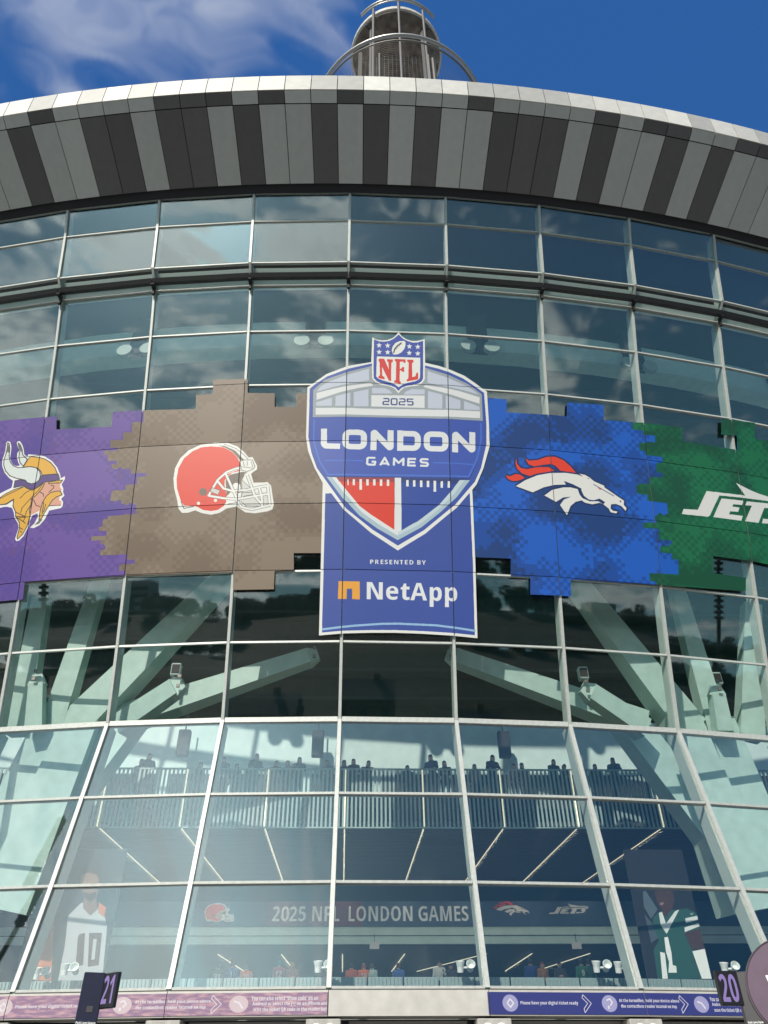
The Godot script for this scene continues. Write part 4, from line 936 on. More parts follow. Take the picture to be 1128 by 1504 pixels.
func soffit() -> void:
	var long := "LLDLLDDLDDLDLLDLDLDLLDDDLDLLDLDLL"
	var short := "LLLDLLLLDDDLDLLDLLLLDLLLLDLDDLLDD"
	var pick := func(s: String, j: int) -> Material:
		var c: String = s[j + 16] if j >= -16 and j <= 16 and j + 16 < s.length() else ("L" if (j * j * 7 + j) % 5 < 3 else "D")
		return M.light_panels[rng.randi() % 4] if c == "L" else M.dark_panels[rng.randi() % 3]
	panel_ring("soffit_panel", 82.203, 35.002, 85.121, 36.261, func(j): return pick.call(long, j), 0.05)
	panel_ring("edge_panel", 85.128, 36.264, 85.578, 36.511, func(j): return pick.call(short, j), 0.05)
	panel_ring("fascia_panel", 85.590, 36.54, 85.660, 37.741, func(j): return M.white_panels[rng.randi() % 4], 0.05)
	# what carries them: a dark liner behind the joints, the reveal down to the glass and the roof deck
	for k in range(K0, K1):
		var a0 := PHI0 + k * DPHI
		var a1 := a0 + DPHI
		var b := MB.new()
		var ring := [Vector2(81.90, 34.80), Vector2(82.19, 35.05), Vector2(85.05, 36.40), Vector2(85.52, 36.63), Vector2(85.58, 37.65), Vector2(84.6, 37.71)]
		for i in ring.size() - 1:
			b.quad(on(a0, ring[i].x, ring[i].y), on(a1, ring[i].x, ring[i].y), on(a1, ring[i + 1].x, ring[i + 1].y), on(a0, ring[i + 1].x, ring[i + 1].y))
		put("eaves_liner", b, M.black, stadium)
	var deck := MB.new()
	for k in range(K0, K1):
		var a0 := PHI0 + k * DPHI
		var a1 := a0 + DPHI
		deck.hexa([on(a0, 50, 36.95), on(a1, 50, 36.95), on(a1, 50, 37.45), on(a0, 50, 37.45), on(a0, 85.3, 36.95), on(a1, 85.3, 36.95), on(a1, 85.3, 37.45), on(a0, 85.3, 37.45)])
	put("roof_deck", deck, M.dark_in, stadium)
	deck = MB.new()
	for k in range(K0, K1):
		var a0 := PHI0 + k * DPHI
		var a1 := a0 + DPHI
		deck.quad(on(a0, 85.3, 37.46), on(a1, 85.3, 37.46), on(a1, 50, 37.46), on(a0, 50, 37.46))
	put("roof_membrane", deck, M.steel_band, stadium)

func gates() -> void:
	# beige steel band below the sill, dark shuttered gates under it, numbered piers between
	for k in range(K0, K1):
		var b := MB.new()
		var q := []
		for off in [-0.5, 0.14]:
			for w in [[0.0015, 4.02], [0.9985, 4.02], [0.9985, 4.58], [0.0015, 4.58]]: q.append(P(k + w[0], 4.645, off, k) * Vector3(1, 0, 1) + Vector3(0, w[1], 0))
		b.hexa(q)
		put("sill_band", b, M.steel_band, stadium)
		b = MB.new()
		q = []
		for off in [-0.9, -0.5]:
			for w in [[0.0, 0.0], [1.0, 0.0], [1.0, 4.0], [0.0, 4.0]]: q.append(P(k + w[0], 4.645, off, k) * Vector3(1, 0, 1) + Vector3(0, w[1], 0))
		b.hexa(q)
		put("gate_back", b, M.shutter, stadium)
		for h in [3.90, 3.72, 3.3, 2.9, 2.5]:
			b = MB.new()
			q = []
			for off in [-0.49, -0.38]:
				for w in [[0.13, h], [0.87, h], [0.87, h + 0.06], [0.13, h + 0.06]]: q.append(P(k + w[0], 4.645, off, k) * Vector3(1, 0, 1) + Vector3(0, w[1], 0))
			b.hexa(q)
			put("shutter_rail", b, M.shutter_line, stadium)
	for e in [[-0.1182, "21"], [-0.06205, "21"], [-0.01071, "20"], [0.04437, "20"], [0.09483, "20"], [0.15117, "19"]]:
		var a: float = e[0]
		var bs := Basis(Vector3.UP, a)
		var b := MB.new()
		b.cbox(on(a, 77.15, 1.98), Vector3(0.86, 3.96, 0.55), 0.02, bs)
		var pier := put("gate_pier", b, M.concrete, stadium)
		var l := letters(e[1])
		var nb := MB.new()
		var r: Rect2 = l[1]
		var s := 0.42 / r.size.y
		for i in range(0, l[0].size() - 2, 3):
			var q := []
			for c in 3:
				var p: Vector2 = l[0][i + c] - r.get_center()
				q.append(on(a, 77.43, 3.66) + bs * Vector3(p.x * s, -p.y * s, 0))
			nb.tri(q[0], q[2], q[1])
		put("pier_number", nb, M.print_white, pier)

func interior() -> void:
	var x0 := -36.0
	var x1 := 40.0
	var b: MB
	var slab := func(called: String, lo: Vector3, hi: Vector3, m: Material) -> MeshInstance3D:
		var q := MB.new()
		q.box((lo + hi) / 2.0, hi - lo)
		return put(called, q, m, stadium)
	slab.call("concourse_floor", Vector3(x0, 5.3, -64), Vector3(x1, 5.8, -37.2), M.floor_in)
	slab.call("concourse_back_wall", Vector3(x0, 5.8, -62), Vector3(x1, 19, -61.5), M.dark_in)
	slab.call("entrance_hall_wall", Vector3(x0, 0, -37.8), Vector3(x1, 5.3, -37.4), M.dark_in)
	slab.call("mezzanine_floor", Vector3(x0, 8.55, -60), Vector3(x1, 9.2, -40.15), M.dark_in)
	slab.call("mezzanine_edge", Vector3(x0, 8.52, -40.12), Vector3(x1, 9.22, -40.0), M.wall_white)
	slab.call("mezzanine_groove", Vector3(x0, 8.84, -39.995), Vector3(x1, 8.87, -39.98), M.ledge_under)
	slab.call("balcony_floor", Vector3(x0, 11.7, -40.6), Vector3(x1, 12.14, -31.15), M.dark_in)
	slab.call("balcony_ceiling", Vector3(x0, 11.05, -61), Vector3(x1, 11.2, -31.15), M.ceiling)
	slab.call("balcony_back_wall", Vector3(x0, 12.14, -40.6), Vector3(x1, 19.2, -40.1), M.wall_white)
	for i in 12:
		var bx := -20.5 + i * 3.6
		slab.call("menu_board", Vector3(bx, 14.9, -40.1), Vector3(bx + 2.9, 16.3, -40.02), M.dark_in)
		slab.call("counter_light", Vector3(bx + 0.4, 14.78, -40.1), Vector3(bx + 2.5, 14.86, -40.0), M.lamp_white)
	# the underside of the seating rises towards the glass in steps
	for i in 13:
		var z := -40.4 + i * 0.9
		var h := 19.0 + i * 1.25
		slab.call("tier_riser", Vector3(x0, h, z - 0.5), Vector3(x1, h + 1.25, z), M.tier)
		slab.call("tier_tread", Vector3(x0, h + 1.19, z + 0.003), Vector3(x1, h + 1.37, z + 0.92), M.tier_b)
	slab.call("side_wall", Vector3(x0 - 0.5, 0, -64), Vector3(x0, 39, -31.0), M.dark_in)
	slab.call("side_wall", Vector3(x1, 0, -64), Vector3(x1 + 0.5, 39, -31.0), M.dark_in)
	# ceiling battens under the balcony run along it; too fine to pick apart
	b = MB.new()
	for i in 44: b.box(Vector3(2, 11.01, -31.4 - i * 0.2), Vector3(76, 0.07, 0.07))
	put("ceiling_batten", b, M.ceiling_slat, stadium).set_meta("kind", "stuff")
	# the screen of upright slats that hides the slab edge and guards the balcony
	b = MB.new()
	for i in 400:
		var x := -30.0 + i * 0.165
		b.box(Vector3(x, 12.05, -31.0), Vector3(0.075, 2.26, 0.05))
	put("balcony_slat", b, M.slat, stadium).set_meta("kind", "stuff")
	b = MB.new()
	b.box(Vector3(2, 13.2, -31.0), Vector3(66, 0.06, 0.07)); b.box(Vector3(2, 10.93, -31.0), Vector3(66, 0.05, 0.07))
	put("handrail", b, M.slat, stadium)
	for i in 14:
		slab.call("slab_light_box", Vector3(-22.0 + i * 3.1, 11.75, -31.35), Vector3(-21.8 + i * 3.1, 12.0, -31.16), M.lamp_white)
	# light strips: up the screen and back along the ceiling, converging away from the glass
	for e in [[-9.951, -9.235], [-6.84, -6.236], [-3.634, -3.507], [-0.565, -0.693], [2.496, 2.17], [5.599, 4.95], [8.482, 7.674], [11.781, 10.553]]:
		var s := MB.new()
		s.beam(Vector3(e[0], 10.98, -31.03), Vector3(e[1], 10.98, -39.6), 0.048, 0.048, 0.5, Vector3.UP)
		put("light_strip", s, M.strip, stadium)
		lamp_below(Vector3(e[0], 10.92, -31.1), Vector3(e[1], 10.92, -39.6), 0.08, 4.0)
		s = MB.new()
		s.box(Vector3(e[0], 12.06, -30.95), Vector3(0.045, 2.2, 0.04))
		put("light_strip", s, M.strip, stadium)
	for e in [[-6.578, -5.833], [-3.598, -3.237], [-0.719, -0.783], [2.227, 1.784], [6.115, 3.118], [8.289, 7.759], [11.069, 9.37]]:
		var s := MB.new()
		s.beam(Vector3(e[0], 8.44, -42.0), Vector3(e[1], 8.44, -47.0), 0.05, 0.05, 0.5, Vector3.UP)
		put("light_strip", s, M.strip, stadium)
		lamp_below(Vector3(e[0], 8.39, -42.0), Vector3(e[1], 8.39, -47.0), 0.06, 3.5)
	# corrugated upstand just inside the sill
	for k in range(K0, K1):
		for s in 4:
			var a0 := PHI0 + (k + s * 0.25) * DPHI + 0.0002
			var a1 := PHI0 + (k + s * 0.25 + 0.25) * DPHI - 0.0004
			b = MB.new()
			b.hexa([on(a0, 75.45, 4.6), on(a1, 75.45, 4.6), on(a1, 75.45, 5.12), on(a0, 75.45, 5.12), on(a0, 75.5, 4.6), on(a1, 75.5, 4.6), on(a1, 75.5, 5.12), on(a0, 75.5, 5.12)])
			for c in 9:
				var a := lerpf(a0, a1, (c + 0.5) / 9.0)
				b.box(on(a, 75.52, 4.86), Vector3(0.05, 0.5, 0.03), Basis(Vector3.UP, a))
			put("upstand_panel", b, M.upstand, stadium)
	# the ring beam under the roof with its pin plates
	for k in range(K0, K1):
		var a0 := PHI0 + k * DPHI
		var a1 := a0 + DPHI
		b = MB.new()
		b.hexa([on(a0, 76.0, 30.5), on(a1, 76.0, 30.5), on(a1, 76.0, 32.2), on(a0, 76.0, 32.2), on(a0, 76.8, 30.5), on(a1, 76.8, 30.5), on(a1, 76.8, 32.2), on(a0, 76.8, 32.2)])
		put("ring_beam", b, M.column, stadium)
	for e in [-0.25992, -0.13748, -0.03053, 0.06879, 0.1692, 0.27467]:
		var a: float = e
		var bs := Basis(Vector3.UP, a)
		b = MB.new()
		b.box(on(a, 77.0, 31.4), Vector3(0.9, 2.6, 0.3), bs)
		put("hanger_plate", b, M.tier_b, stadium)
		for s in [-0.55, 0.55]:
			b = MB.new()
			var bb := bs * Basis(Vector3.RIGHT, PI / 2)
			b.lathe([Vector2(0.0, 0.12), Vector2(0.36, 0.12), Vector2(0.36, -0.12), Vector2(0.0, -0.12)], on(a, 77.1, 30.2) + bs * Vector3(s, 0, 0.1), bb)
			put("pin_plate", b, M.pin, stadium)
	for e in [[0.73, 8.211, "small pale sign hanging under the LONDON lettering"], [9.635, 8.192, "small pale sign hanging under the inside JETS mark"]]:
		b = MB.new()
		b.box(Vector3(e[0], e[1], -38.6), Vector3(0.42, 0.26, 0.05))
		var hs := put("hanging_sign", b, M.print_white)
		tag(hs, e[2], "sign", "small hanging signs in the concourse")
		b = MB.new()
		b.box(Vector3(e[0], e[1] + 0.3, -38.6), Vector3(0.02, 0.36, 0.02))
		put("wire", b, M.black, hs)
	# dark speaker boxes hanging in front of the white wall
	var sides := ["left", "middle", "right"]
	var si := 0
	for x in [-9.043, -2.181, 7.445]:
		b = MB.new()
		b.cbox(Vector3(x, 17.5, -39.0), Vector3(0.6, 1.35, 0.4), 0.03)
		var sp := put("loudspeaker", b, M.dark_in)
		tag(sp, "%s one of three dark loudspeaker boxes before the white balcony wall" % sides[si], "loudspeaker", "loudspeakers over the balcony")
		b = MB.new()
		b.box(Vector3(x, 18.6, -39.0), Vector3(0.06, 0.9, 0.06))
		put("hanger", b, M.black, sp)
		si += 1

func lamp_below(a: Vector3, b: Vector3, w: float, energy: float) -> void:   # the light that a ceiling strip sheds downwards
	var l := AreaLight3D.new()
	l.name = numbered("strip_light")
	l.area_size = Vector2(w, a.distance_to(b))
	l.light_energy = energy
	l.light_color = Color(1.0, 0.96, 0.86)
	l.shadow_enabled = true
	add_child(l)
	var d := (b - a).normalized()
	var z := Vector3.UP
	l.transform = Transform3D(Basis(d.cross(z).normalized(), d, z), (a + b) / 2.0 + Vector3(0, -0.03, 0))

func columns() -> void:
	for e in [		[-6.903, 15.333, -26.761, "small pale floodlight above the short left column arm"],
		[-12.372, 15.66, -27.48, "small pale floodlight at the far left between two columns"],
		[8.439, 15.39, -26.921, "small pale floodlight above the short right column arm"],
		[13.955, 15.626, -27.766, "small pale floodlight at the far right between two columns"]]:
		var b := MB.new()
		b.cbox(Vector3(e[0], e[1], e[2]), Vector3(0.36, 0.5, 0.3), 0.03)
		var o := put("floodlight", b, M.fin)
		tag(o, e[3], "floodlight", "floodlights among the white columns")
		b = MB.new()
		b.box(Vector3(e[0], e[1], e[2] + 0.16), Vector3(0.28, 0.36, 0.02))
		put("lens", b, M.black, o)
		b = MB.new()
		b.box(Vector3(e[0], e[1] - 0.45, e[2]), Vector3(0.1, 0.45, 0.1))
		put("stalk", b, M.grey_post, o)
	var group := {}
	for e in [
		["stem", -5.215, 19.877, -26.622, -10.431, 13.312, -27.682, 0.75, 1.25],
		["stem", -10.09, 13.819, -27.634, -11.297, 7.45, -28.318, 1.3, 1.7],
		["stem", -10.515, 19.685, -26.684, -11.12, 13.352, -27.481, 0.55, 0.85],
		["stem", -11.225, 13.708, -27.699, -12.662, 7.701, -28.545, 1.1, 1.5],
		["stem", -12.54, 18.242, -26.494, -12.313, 13.084, -27.47, 0.6, 0.8],
		["arm", -1.98, 16.074, -27.065, -9.01, 13.851, -27.996, 0.6, 0.95],
		["stem", -8.409, 14.091, -27.924, -10.906, 9.771, -28.257, 1, 1.2],
		["arm", -6.655, 14.313, -26.136, -8.562, 13.097, -26.734, 0.62, 0.75],
		["stem", 8.628, 19.928, -26.943, 12.372, 13.557, -27.987, 0.75, 1.25],
		["stem", 12.093, 14.079, -27.94, 13.143, 7.486, -28.631, 1.3, 1.7],
		["stem", 13.051, 19.739, -27.09, 13.369, 13.374, -27.859, 0.55, 0.85],
		["stem", 13.583, 14.021, -28.102, 14.506, 7.75, -28.894, 1.1, 1.5],
		["stem", 16.017, 18.653, -27.168, 14.592, 13.26, -27.891, 0.65, 0.9],
		["arm", 3.619, 16.154, -27.127, 10.832, 13.904, -28.246, 0.6, 0.95],
		["stem", 10.063, 14.154, -28.135, 12.605, 9.879, -28.535, 1.1, 1.2],
		["arm", 8.371, 14.312, -26.309, 10.304, 13.188, -26.957, 0.62, 0.75],
		["arm", 13.317, 14.541, -26.833, 13.312, 13.202, -27.137, 0.5, 0.6],
		["arm", -11.794, 14.653, -26.574, -11.527, 13.074, -26.835, 0.5, 0.6]]:
		var b := MB.new()
		var pa := Vector3(e[1], e[2], e[3])
		var pb := Vector3(e[4], e[5], e[6])
		b.beam(pa, pb, e[7], e[8], 0.9)
		var o := put("column_branch", b, M.column, stadium)
		if e[0] == "arm":
			var d := (pa - pb).normalized()
			var pl := MB.new()
			pl.beam(pa - d * 0.05, pa + d * 0.35, e[7] * 1.25, e[7] * 0.7, 0.5)
			put("pin_plate", pl, M.column, o)
			for s in [-0.3, 0.3]:
				var bt := MB.new()
				bt.beam(pa + d * 0.2 + Vector3(0, s * e[7], 0.3), pa + d * 0.2 + Vector3(0, s * e[7], 0.36), 0.12, 0.12, 1.0, Vector3.UP)
				put("bolt", bt, M.grey_post, o)

func roof_platform() -> void:
	var c := Vector3(1.652, 0, -19.7)
	var t := thing("roof_platform", "round weathered platform on posts above the white roof edge", "platform", Vector3(c.x, 37.4, c.z))
	var arc := func(r: float, h: float, a0: float, a1: float, n: int) -> Array:
		var o := []
		for i in n + 1:
			var a := lerpf(a0, a1, float(i) / n)
			o.append(Vector3(sin(a) * r, h - 37.4, cos(a) * r))
		return o
	var b := MB.new()
	b.tube(arc.call(4.5, 43.45, 0, TAU * 63 / 64, 63), 0.095, 8, true)
	put("ring_rail", b, M.rail, t)
	b = MB.new()
	b.tube(arc.call(4.42, 43.05, 0, TAU * 63 / 64, 63), 0.05, 8, true)
	put("ring_rail", b, M.grey_post, t)
	for i in 12:
		var a := TAU * (i + 0.5) / 12
		if cos(a) < -0.1: continue
		b = MB.new()
		b.tube([Vector3(sin(a) * 4.45, 0, cos(a) * 4.45), Vector3(sin(a) * 4.45, 4.3, cos(a) * 4.45)], 0.05, 6)
		put("rail_post", b, M.grey_post, t)
	b = MB.new()
	for i in 150:
		var a := TAU * i / 150
		b.box(Vector3(sin(a) * 4.44, 2.0, cos(a) * 4.44), Vector3(0.006, 3.9, 0.006), Basis(Vector3.UP, a))
	for j in 20:
		b.tube(arc.call(4.44, 39.3 + j * 0.2, 0, TAU * 31 / 32, 31), 0.006, 3, true)
	put("rail_mesh", b, M.grey_post, t).set_meta("kind", "stuff")
	# the drum overhead: weathered underside in segments, pale rim
	for i in 8:
		var a0 := TAU * i / 8 + 0.01
		var a1 := TAU * (i + 1) / 8 - 0.01
		b = MB.new()
		for s in 6:
			var p0 := lerpf(a0, a1, s / 6.0)
			var p1 := lerpf(a0, a1, (s + 1) / 6.0)
			var ring := [Vector2(0.05, 14.45), Vector2(2.2, 14.5), Vector2(2.58, 14.66), Vector2(2.66, 14.95), Vector2(2.5, 15.4)]
			for e in ring.size() - 1:
				var f := func(q: Vector2, a: float): return Vector3(sin(a) * q.x, q.y, cos(a) * q.x)
				b.quad(f.call(ring[e], p0), f.call(ring[e], p1), f.call(ring[e + 1], p1), f.call(ring[e + 1], p0))
		put("underside_panel", b, M.rust, t)
	b = MB.new()
	b.lathe([Vector2(2.6, 14.75), Vector2(2.72, 14.78), Vector2(2.72, 15.1), Vector2(2.6, 15.15)], Vector3.ZERO, Basis(), 48)
	put("rim", b, M.white_panels[1], t)
	b = MB.new()
	b.lathe([Vector2(2.45, 15.2), Vector2(0.05, 15.5)], Vector3.ZERO, Basis(), 32)
	put("drum_top", b, M.rust, t)
	b = MB.new()
	b.tube(arc.call(2.95, 52.95, -0.8, 0.8, 20), 0.075, 8)
	put("top_rail", b, M.rail, t)
	b = MB.new()
	b.tube(arc.call(2.93, 52.7, -0.8, 0.8, 20), 0.04, 8)
	put("lower_rail", b, M.rail, t)
	for a in [-0.52, 0.0, 0.52]:
		b = MB.new()
		var p := Vector3(sin(a) * 2.86, 0, cos(a) * 2.86)
		b.tube([p + Vector3(0, 0.2, 0), p + Vector3(0, 15.45, 0)], 0.07, 8)
		put("post", b, M.grey_post, t)
	for a in [-1.35, -0.75, 0.7, 1.3]:
		b = MB.new()
		var p := Vector3(sin(a) * 2.2, 0, cos(a) * 2.2)
		b.box(p + Vector3(0, 7.2, 0), Vector3(0.14, 14.6, 0.2), Basis(Vector3.UP, a))
		put("post", b, M.grey_post, t)
	b = MB.new()
	b.tube([Vector3(-1.0, 14.2, 0.2), Vector3(1.0, 14.2, 0.2)], 0.04, 6)
	for s in [-1.0, 1.0]: b.lathe([Vector2(0.02, 0.18), Vector2(0.2, 0.1), Vector2(0.2, -0.1), Vector2(0.02, -0.18)], Vector3(s, 14.2, 0.2), Basis(), 12)
	put("strut", b, M.grey_post, t)

func banners() -> void:
	var ppm := 90.0
	var area := Rect2(-21.2, 17.0, 21.4, 9.4)
	var im := Image.create(int(area.size.x * ppm), int(area.size.y * ppm), false, Image.FORMAT_RGBA8)
	var to := Transform2D(Vector2(ppm, 0), Vector2(0, -ppm), Vector2(-area.position.x * ppm, area.end.y * ppm))
	im.fill(Color("7f6c5a"))
	camo(im, [0, Color("74614f"), Color("897866"), Color("7a6753")], 3, 14.0)
	var pur: PackedVector2Array = to * outline("PUR")
	fill(im, [pur], Color("5c3f98"))
	camo(im, [0, Color("523a98"), Color("6a4aa2"), Color("62408c")], 4, 14.0, pur)
	draw(im, VIKING, to, ppm)
	draw(im, HELMET, to, ppm)
	var m := print_mat(im)
	hang("purple_banner", "purple pixel pattern banner with horned warrior emblem on the glass", outline("PUR"), m, area, 0.125)
	hang("brown_banner", "brown pixel pattern banner with orange helmet emblem on the glass", outline("BRO"), m, area, 0.125)
	area = Rect2(4.4, 17.0, 18.6, 9.2)
	im = Image.create(int(area.size.x * ppm), int(area.size.y * ppm), false, Image.FORMAT_RGBA8)
	to = Transform2D(Vector2(ppm, 0), Vector2(0, -ppm), Vector2(-area.position.x * ppm, area.end.y * ppm))
	im.fill(Color("1b4fa8"))
	camo(im, [0, Color("1d62cc"), Color("1c4284"), Color("2358b4")], 8, 14.0)
	var gre: PackedVector2Array = to * outline("GRE")
	fill(im, [gre], Color("13603f"))
	camo(im, [0, Color("1a7248"), Color("135238"), Color("206a48")], 9, 14.0, gre)
	draw(im, BRONCO, to, ppm)
	draw(im, JETS, to, ppm)
	m = print_mat(im)
	hang("blue_banner", "blue pixel pattern banner with white horse head and orange mane", outline("BLU"), m, area, 0.125)
	hang("green_banner", "dark green pixel pattern banner reading JETS in white", outline("GRE"), m, area, 0.125)
	# the shield in the middle
	ppm = 140.0
	area = Rect2(-1.8, 15.4, 7.7, 12.95)
	im = Image.create(int(area.size.x * ppm), int(area.size.y * ppm), false, Image.FORMAT_RGBA8)
	to = Transform2D(Vector2(ppm, 0), Vector2(0, -ppm), Vector2(-area.position.x * ppm, area.end.y * ppm))
	im.fill(Color("f4f4f0"))
	draw(im, SHIELD, to, ppm)
	var q := []
	for p in outline("NETAPP"): q.append(to * p)
	var cap := letters("N")
	write(im, "NetApp", q, Color("eef0f2"), true, 0.0, cap[1].position.y, cap[1].end.y)
	q = []
	for p in outline("PRES"): q.append(to * p)
	write(im, "PRESENTED BY", q, Color("eef0f2"), true, 5.0)
	hang("shield_banner", "blue shield banner reading LONDON GAMES with sponsor name below", outline("SIL"), print_mat(im), area, 0.155)

func strips() -> void:
	# the two printed strips with ticket advice over the gates
	for side in 2:
		var im := Image.create(2000, 140, false, Image.FORMAT_RGBA8)
		var bg := Color("383f86") if side == 1 else Color("9a7c9c")
		im.fill(bg)
		if side == 0:
			var n := FastNoiseLite.new()
			n.seed = 21; n.frequency = 0.02; n.fractal_octaves = 4
			for y in range(0, 140, 4):
				for x in range(0, 2000, 4):
					im.fill_rect(Rect2i(x, y, 4, 4), bg.lerp(Color("d8b0b4"), clampf(0.25 + n.get_noise_2d(x * 0.5, y * 2.0) * 1.1, 0, 1)))
		var fg := Color("e8e4ee")
		var disc := Color("a8a6d2") if side == 1 else Color("d8c4cc")
		var pos := [150.0, 840.0, 1500.0]
		var says := [["Please have your digital ticket ready"], ["At the turnstiles, hold your device above", "the contactless reader located on top"], ["You can also select 'Show code' on an", "Android or select the [=] on an iPhone and", "scan the ticket QR code in the reader below"]]
		for i in 3:
			var ring := PackedVector2Array()
			for k in 28: ring.append(Vector2(pos[i], 70) + Vector2.from_angle(TAU * k / 28) * 54)
			fill(im, [ring], disc)
			if i == 0:
				stroke(im, PackedVector2Array([Vector2(pos[i] - 22, 70), Vector2(pos[i], 44), Vector2(pos[i] + 22, 70), Vector2(pos[i], 96), Vector2(pos[i] - 22, 70)]), 9, fg)
			elif i == 1:
				stroke(im, PackedVector2Array([Vector2(pos[i] - 18, 50), Vector2(pos[i] + 6, 40), Vector2(pos[i] + 20, 62), Vector2(pos[i] + 4, 84)]), 9, fg)
				stroke(im, PackedVector2Array([Vector2(pos[i] - 10, 84), Vector2(pos[i] - 10, 104)]), 12, fg)
			else:
				stroke(im, PackedVector2Array([Vector2(pos[i] - 28, 52), Vector2(pos[i] + 2, 62), Vector2(pos[i] + 24, 98)]), 10, fg)
			var lines: Array = says[i]
			for k in lines.size():
				var lw: float = [400.0, 430.0, 440.0][i] * (1.0 if lines.size() == 1 else letters(lines[k])[1].size.x / letters(lines[-1])[1].size.x if lines.size() == 3 else letters(lines[k])[1].size.x / letters(lines[0])[1].size.x)
				write(im, lines[k], rect_q(pos[i] + 70 + (8 * k if i > 0 else 0), 70 - lines.size() * 18 + k * 36 + 4, lw, 29), fg)
			if i < 2:
				var x: float = [660.0, 1350.0][i]
				stroke(im, PackedVector2Array([Vector2(x, 14), Vector2(x + 52, 70), Vector2(x, 128), Vector2(x - 4, 104), Vector2(x + 26, 70), Vector2(x - 8, 34), Vector2(x, 14)]), 4, fg)
		var m := print_mat(im, 0.35)
		var u0: float = [-2.184, -0.004, 0.991, 2.832][side * 2]
		var u1: float = [-2.184, -0.004, 0.991, 2.832][side * 2 + 1]
		var t := thing("information_strip", ["pinkish printed strip of ticket advice above the left gates", "navy printed strip of ticket advice above the right gates"][side], "sign")
		var k := int(floor(u0))
		while k < u1:
			var a := maxf(u0, k + 0.0012)
			var c := minf(u1, k + 0.9988)
			var b := MB.new()
			var pt := func(u: float, h: float, off: float): return P(u, 4.645, off, k) * Vector3(1, 0, 1) + Vector3(0, h, 0)
			var f := [pt.call(a, 4.05, 0.165), pt.call(c, 4.05, 0.165), pt.call(c, 4.53, 0.165), pt.call(a, 4.53, 0.165)]
			var g := [pt.call(a, 4.05, 0.145), pt.call(c, 4.05, 0.145), pt.call(c, 4.53, 0.145), pt.call(a, 4.53, 0.145)]
			var ua := (a - u0) / (u1 - u0)
			var uc := (c - u0) / (u1 - u0)
			b.quad(f[0], f[1], f[2], f[3], [Vector2(ua, 1), Vector2(uc, 1), Vector2(uc, 0), Vector2(ua, 0)])
			for e in 4: b.quad(g[e], g[(e + 1) % 4], f[(e + 1) % 4], f[e], [Vector2(ua, 0.02), Vector2(ua, 0.02), Vector2(ua, 0.02), Vector2(ua, 0.02)])
			put("printed_panel", b, m, t)
			k += 1
	# the lettered fascia inside
	var fm := Image.create(2000, 72, false, Image.FORMAT_RGBA8)
	fm.fill(Color("38506c"))
	var W := 40.0
	var px := 2000.0 / W
	var fx := func(x: float): return (x + 20.0) * px
	fm.fill_rect(Rect2i(int(fx.call(-4.25)), 0, int(4.5 * px), 72), Color("6a3b50"))
	var tx := [-3.959, -0.852, -0.443, 5.119, 7.153, 9.894]
	write(fm, "2025 NFL", rect_q(fx.call(tx[0]), 14, (tx[1] - tx[0]) * px, 44), Color("f0f6fa"))
	write(fm, "LONDON GAMES", rect_q(fx.call(tx[2]), 14, (tx[3] - tx[2]) * px, 44), Color("f0f6fa"))
	var at_logo := func(x: float, u: float, h: float, s: float) -> Transform2D:
		return Transform2D(Vector2(px * s, 0), Vector2(0, -px * s), Vector2(fx.call(x) - u * 4.0 * px * s, 36 + h * px * s))
	draw(fm, BRONCO, at_logo.call(tx[4], 2.15, 20.9, 0.36), px * 0.36)
	draw(fm, JETS, at_logo.call(tx[5], 4.0, 21.1, 0.36), px * 0.36)
	draw(fm, HELMET, at_logo.call(-6.6, -1.3, 21.5, 0.36), px * 0.36)
	var b2 := MB.new()
	b2.quad(Vector3(-20, 9.24, -39.95), Vector3(20, 9.24, -39.95), Vector3(20, 10.28, -39.95), Vector3(-20, 10.28, -39.95))
	for e in [[Vector3(-20, 9.24, -40.0), Vector3(20, 9.24, -40.0), Vector3(20, 9.24, -39.95), Vector3(-20, 9.24, -39.95)], [Vector3(-20, 10.28, -39.95), Vector3(20, 10.28, -39.95), Vector3(20, 10.28, -40.0), Vector3(-20, 10.28, -40.0)]]:
		b2.quad(e[0], e[1], e[2], e[3], [Vector2(0, 0), Vector2(0, 0), Vector2(0, 0), Vector2(0, 0)])
	tag(put("lettered_fascia", b2, print_mat(fm, 0.6, 1.0)), "navy band inside the glass reading 2025 NFL LONDON GAMES", "banner")
	# two hanging pictures of players
	var gp := Image.create(420, 860, false, Image.FORMAT_RGBA8)
	gp.fill(Color("08131c"))
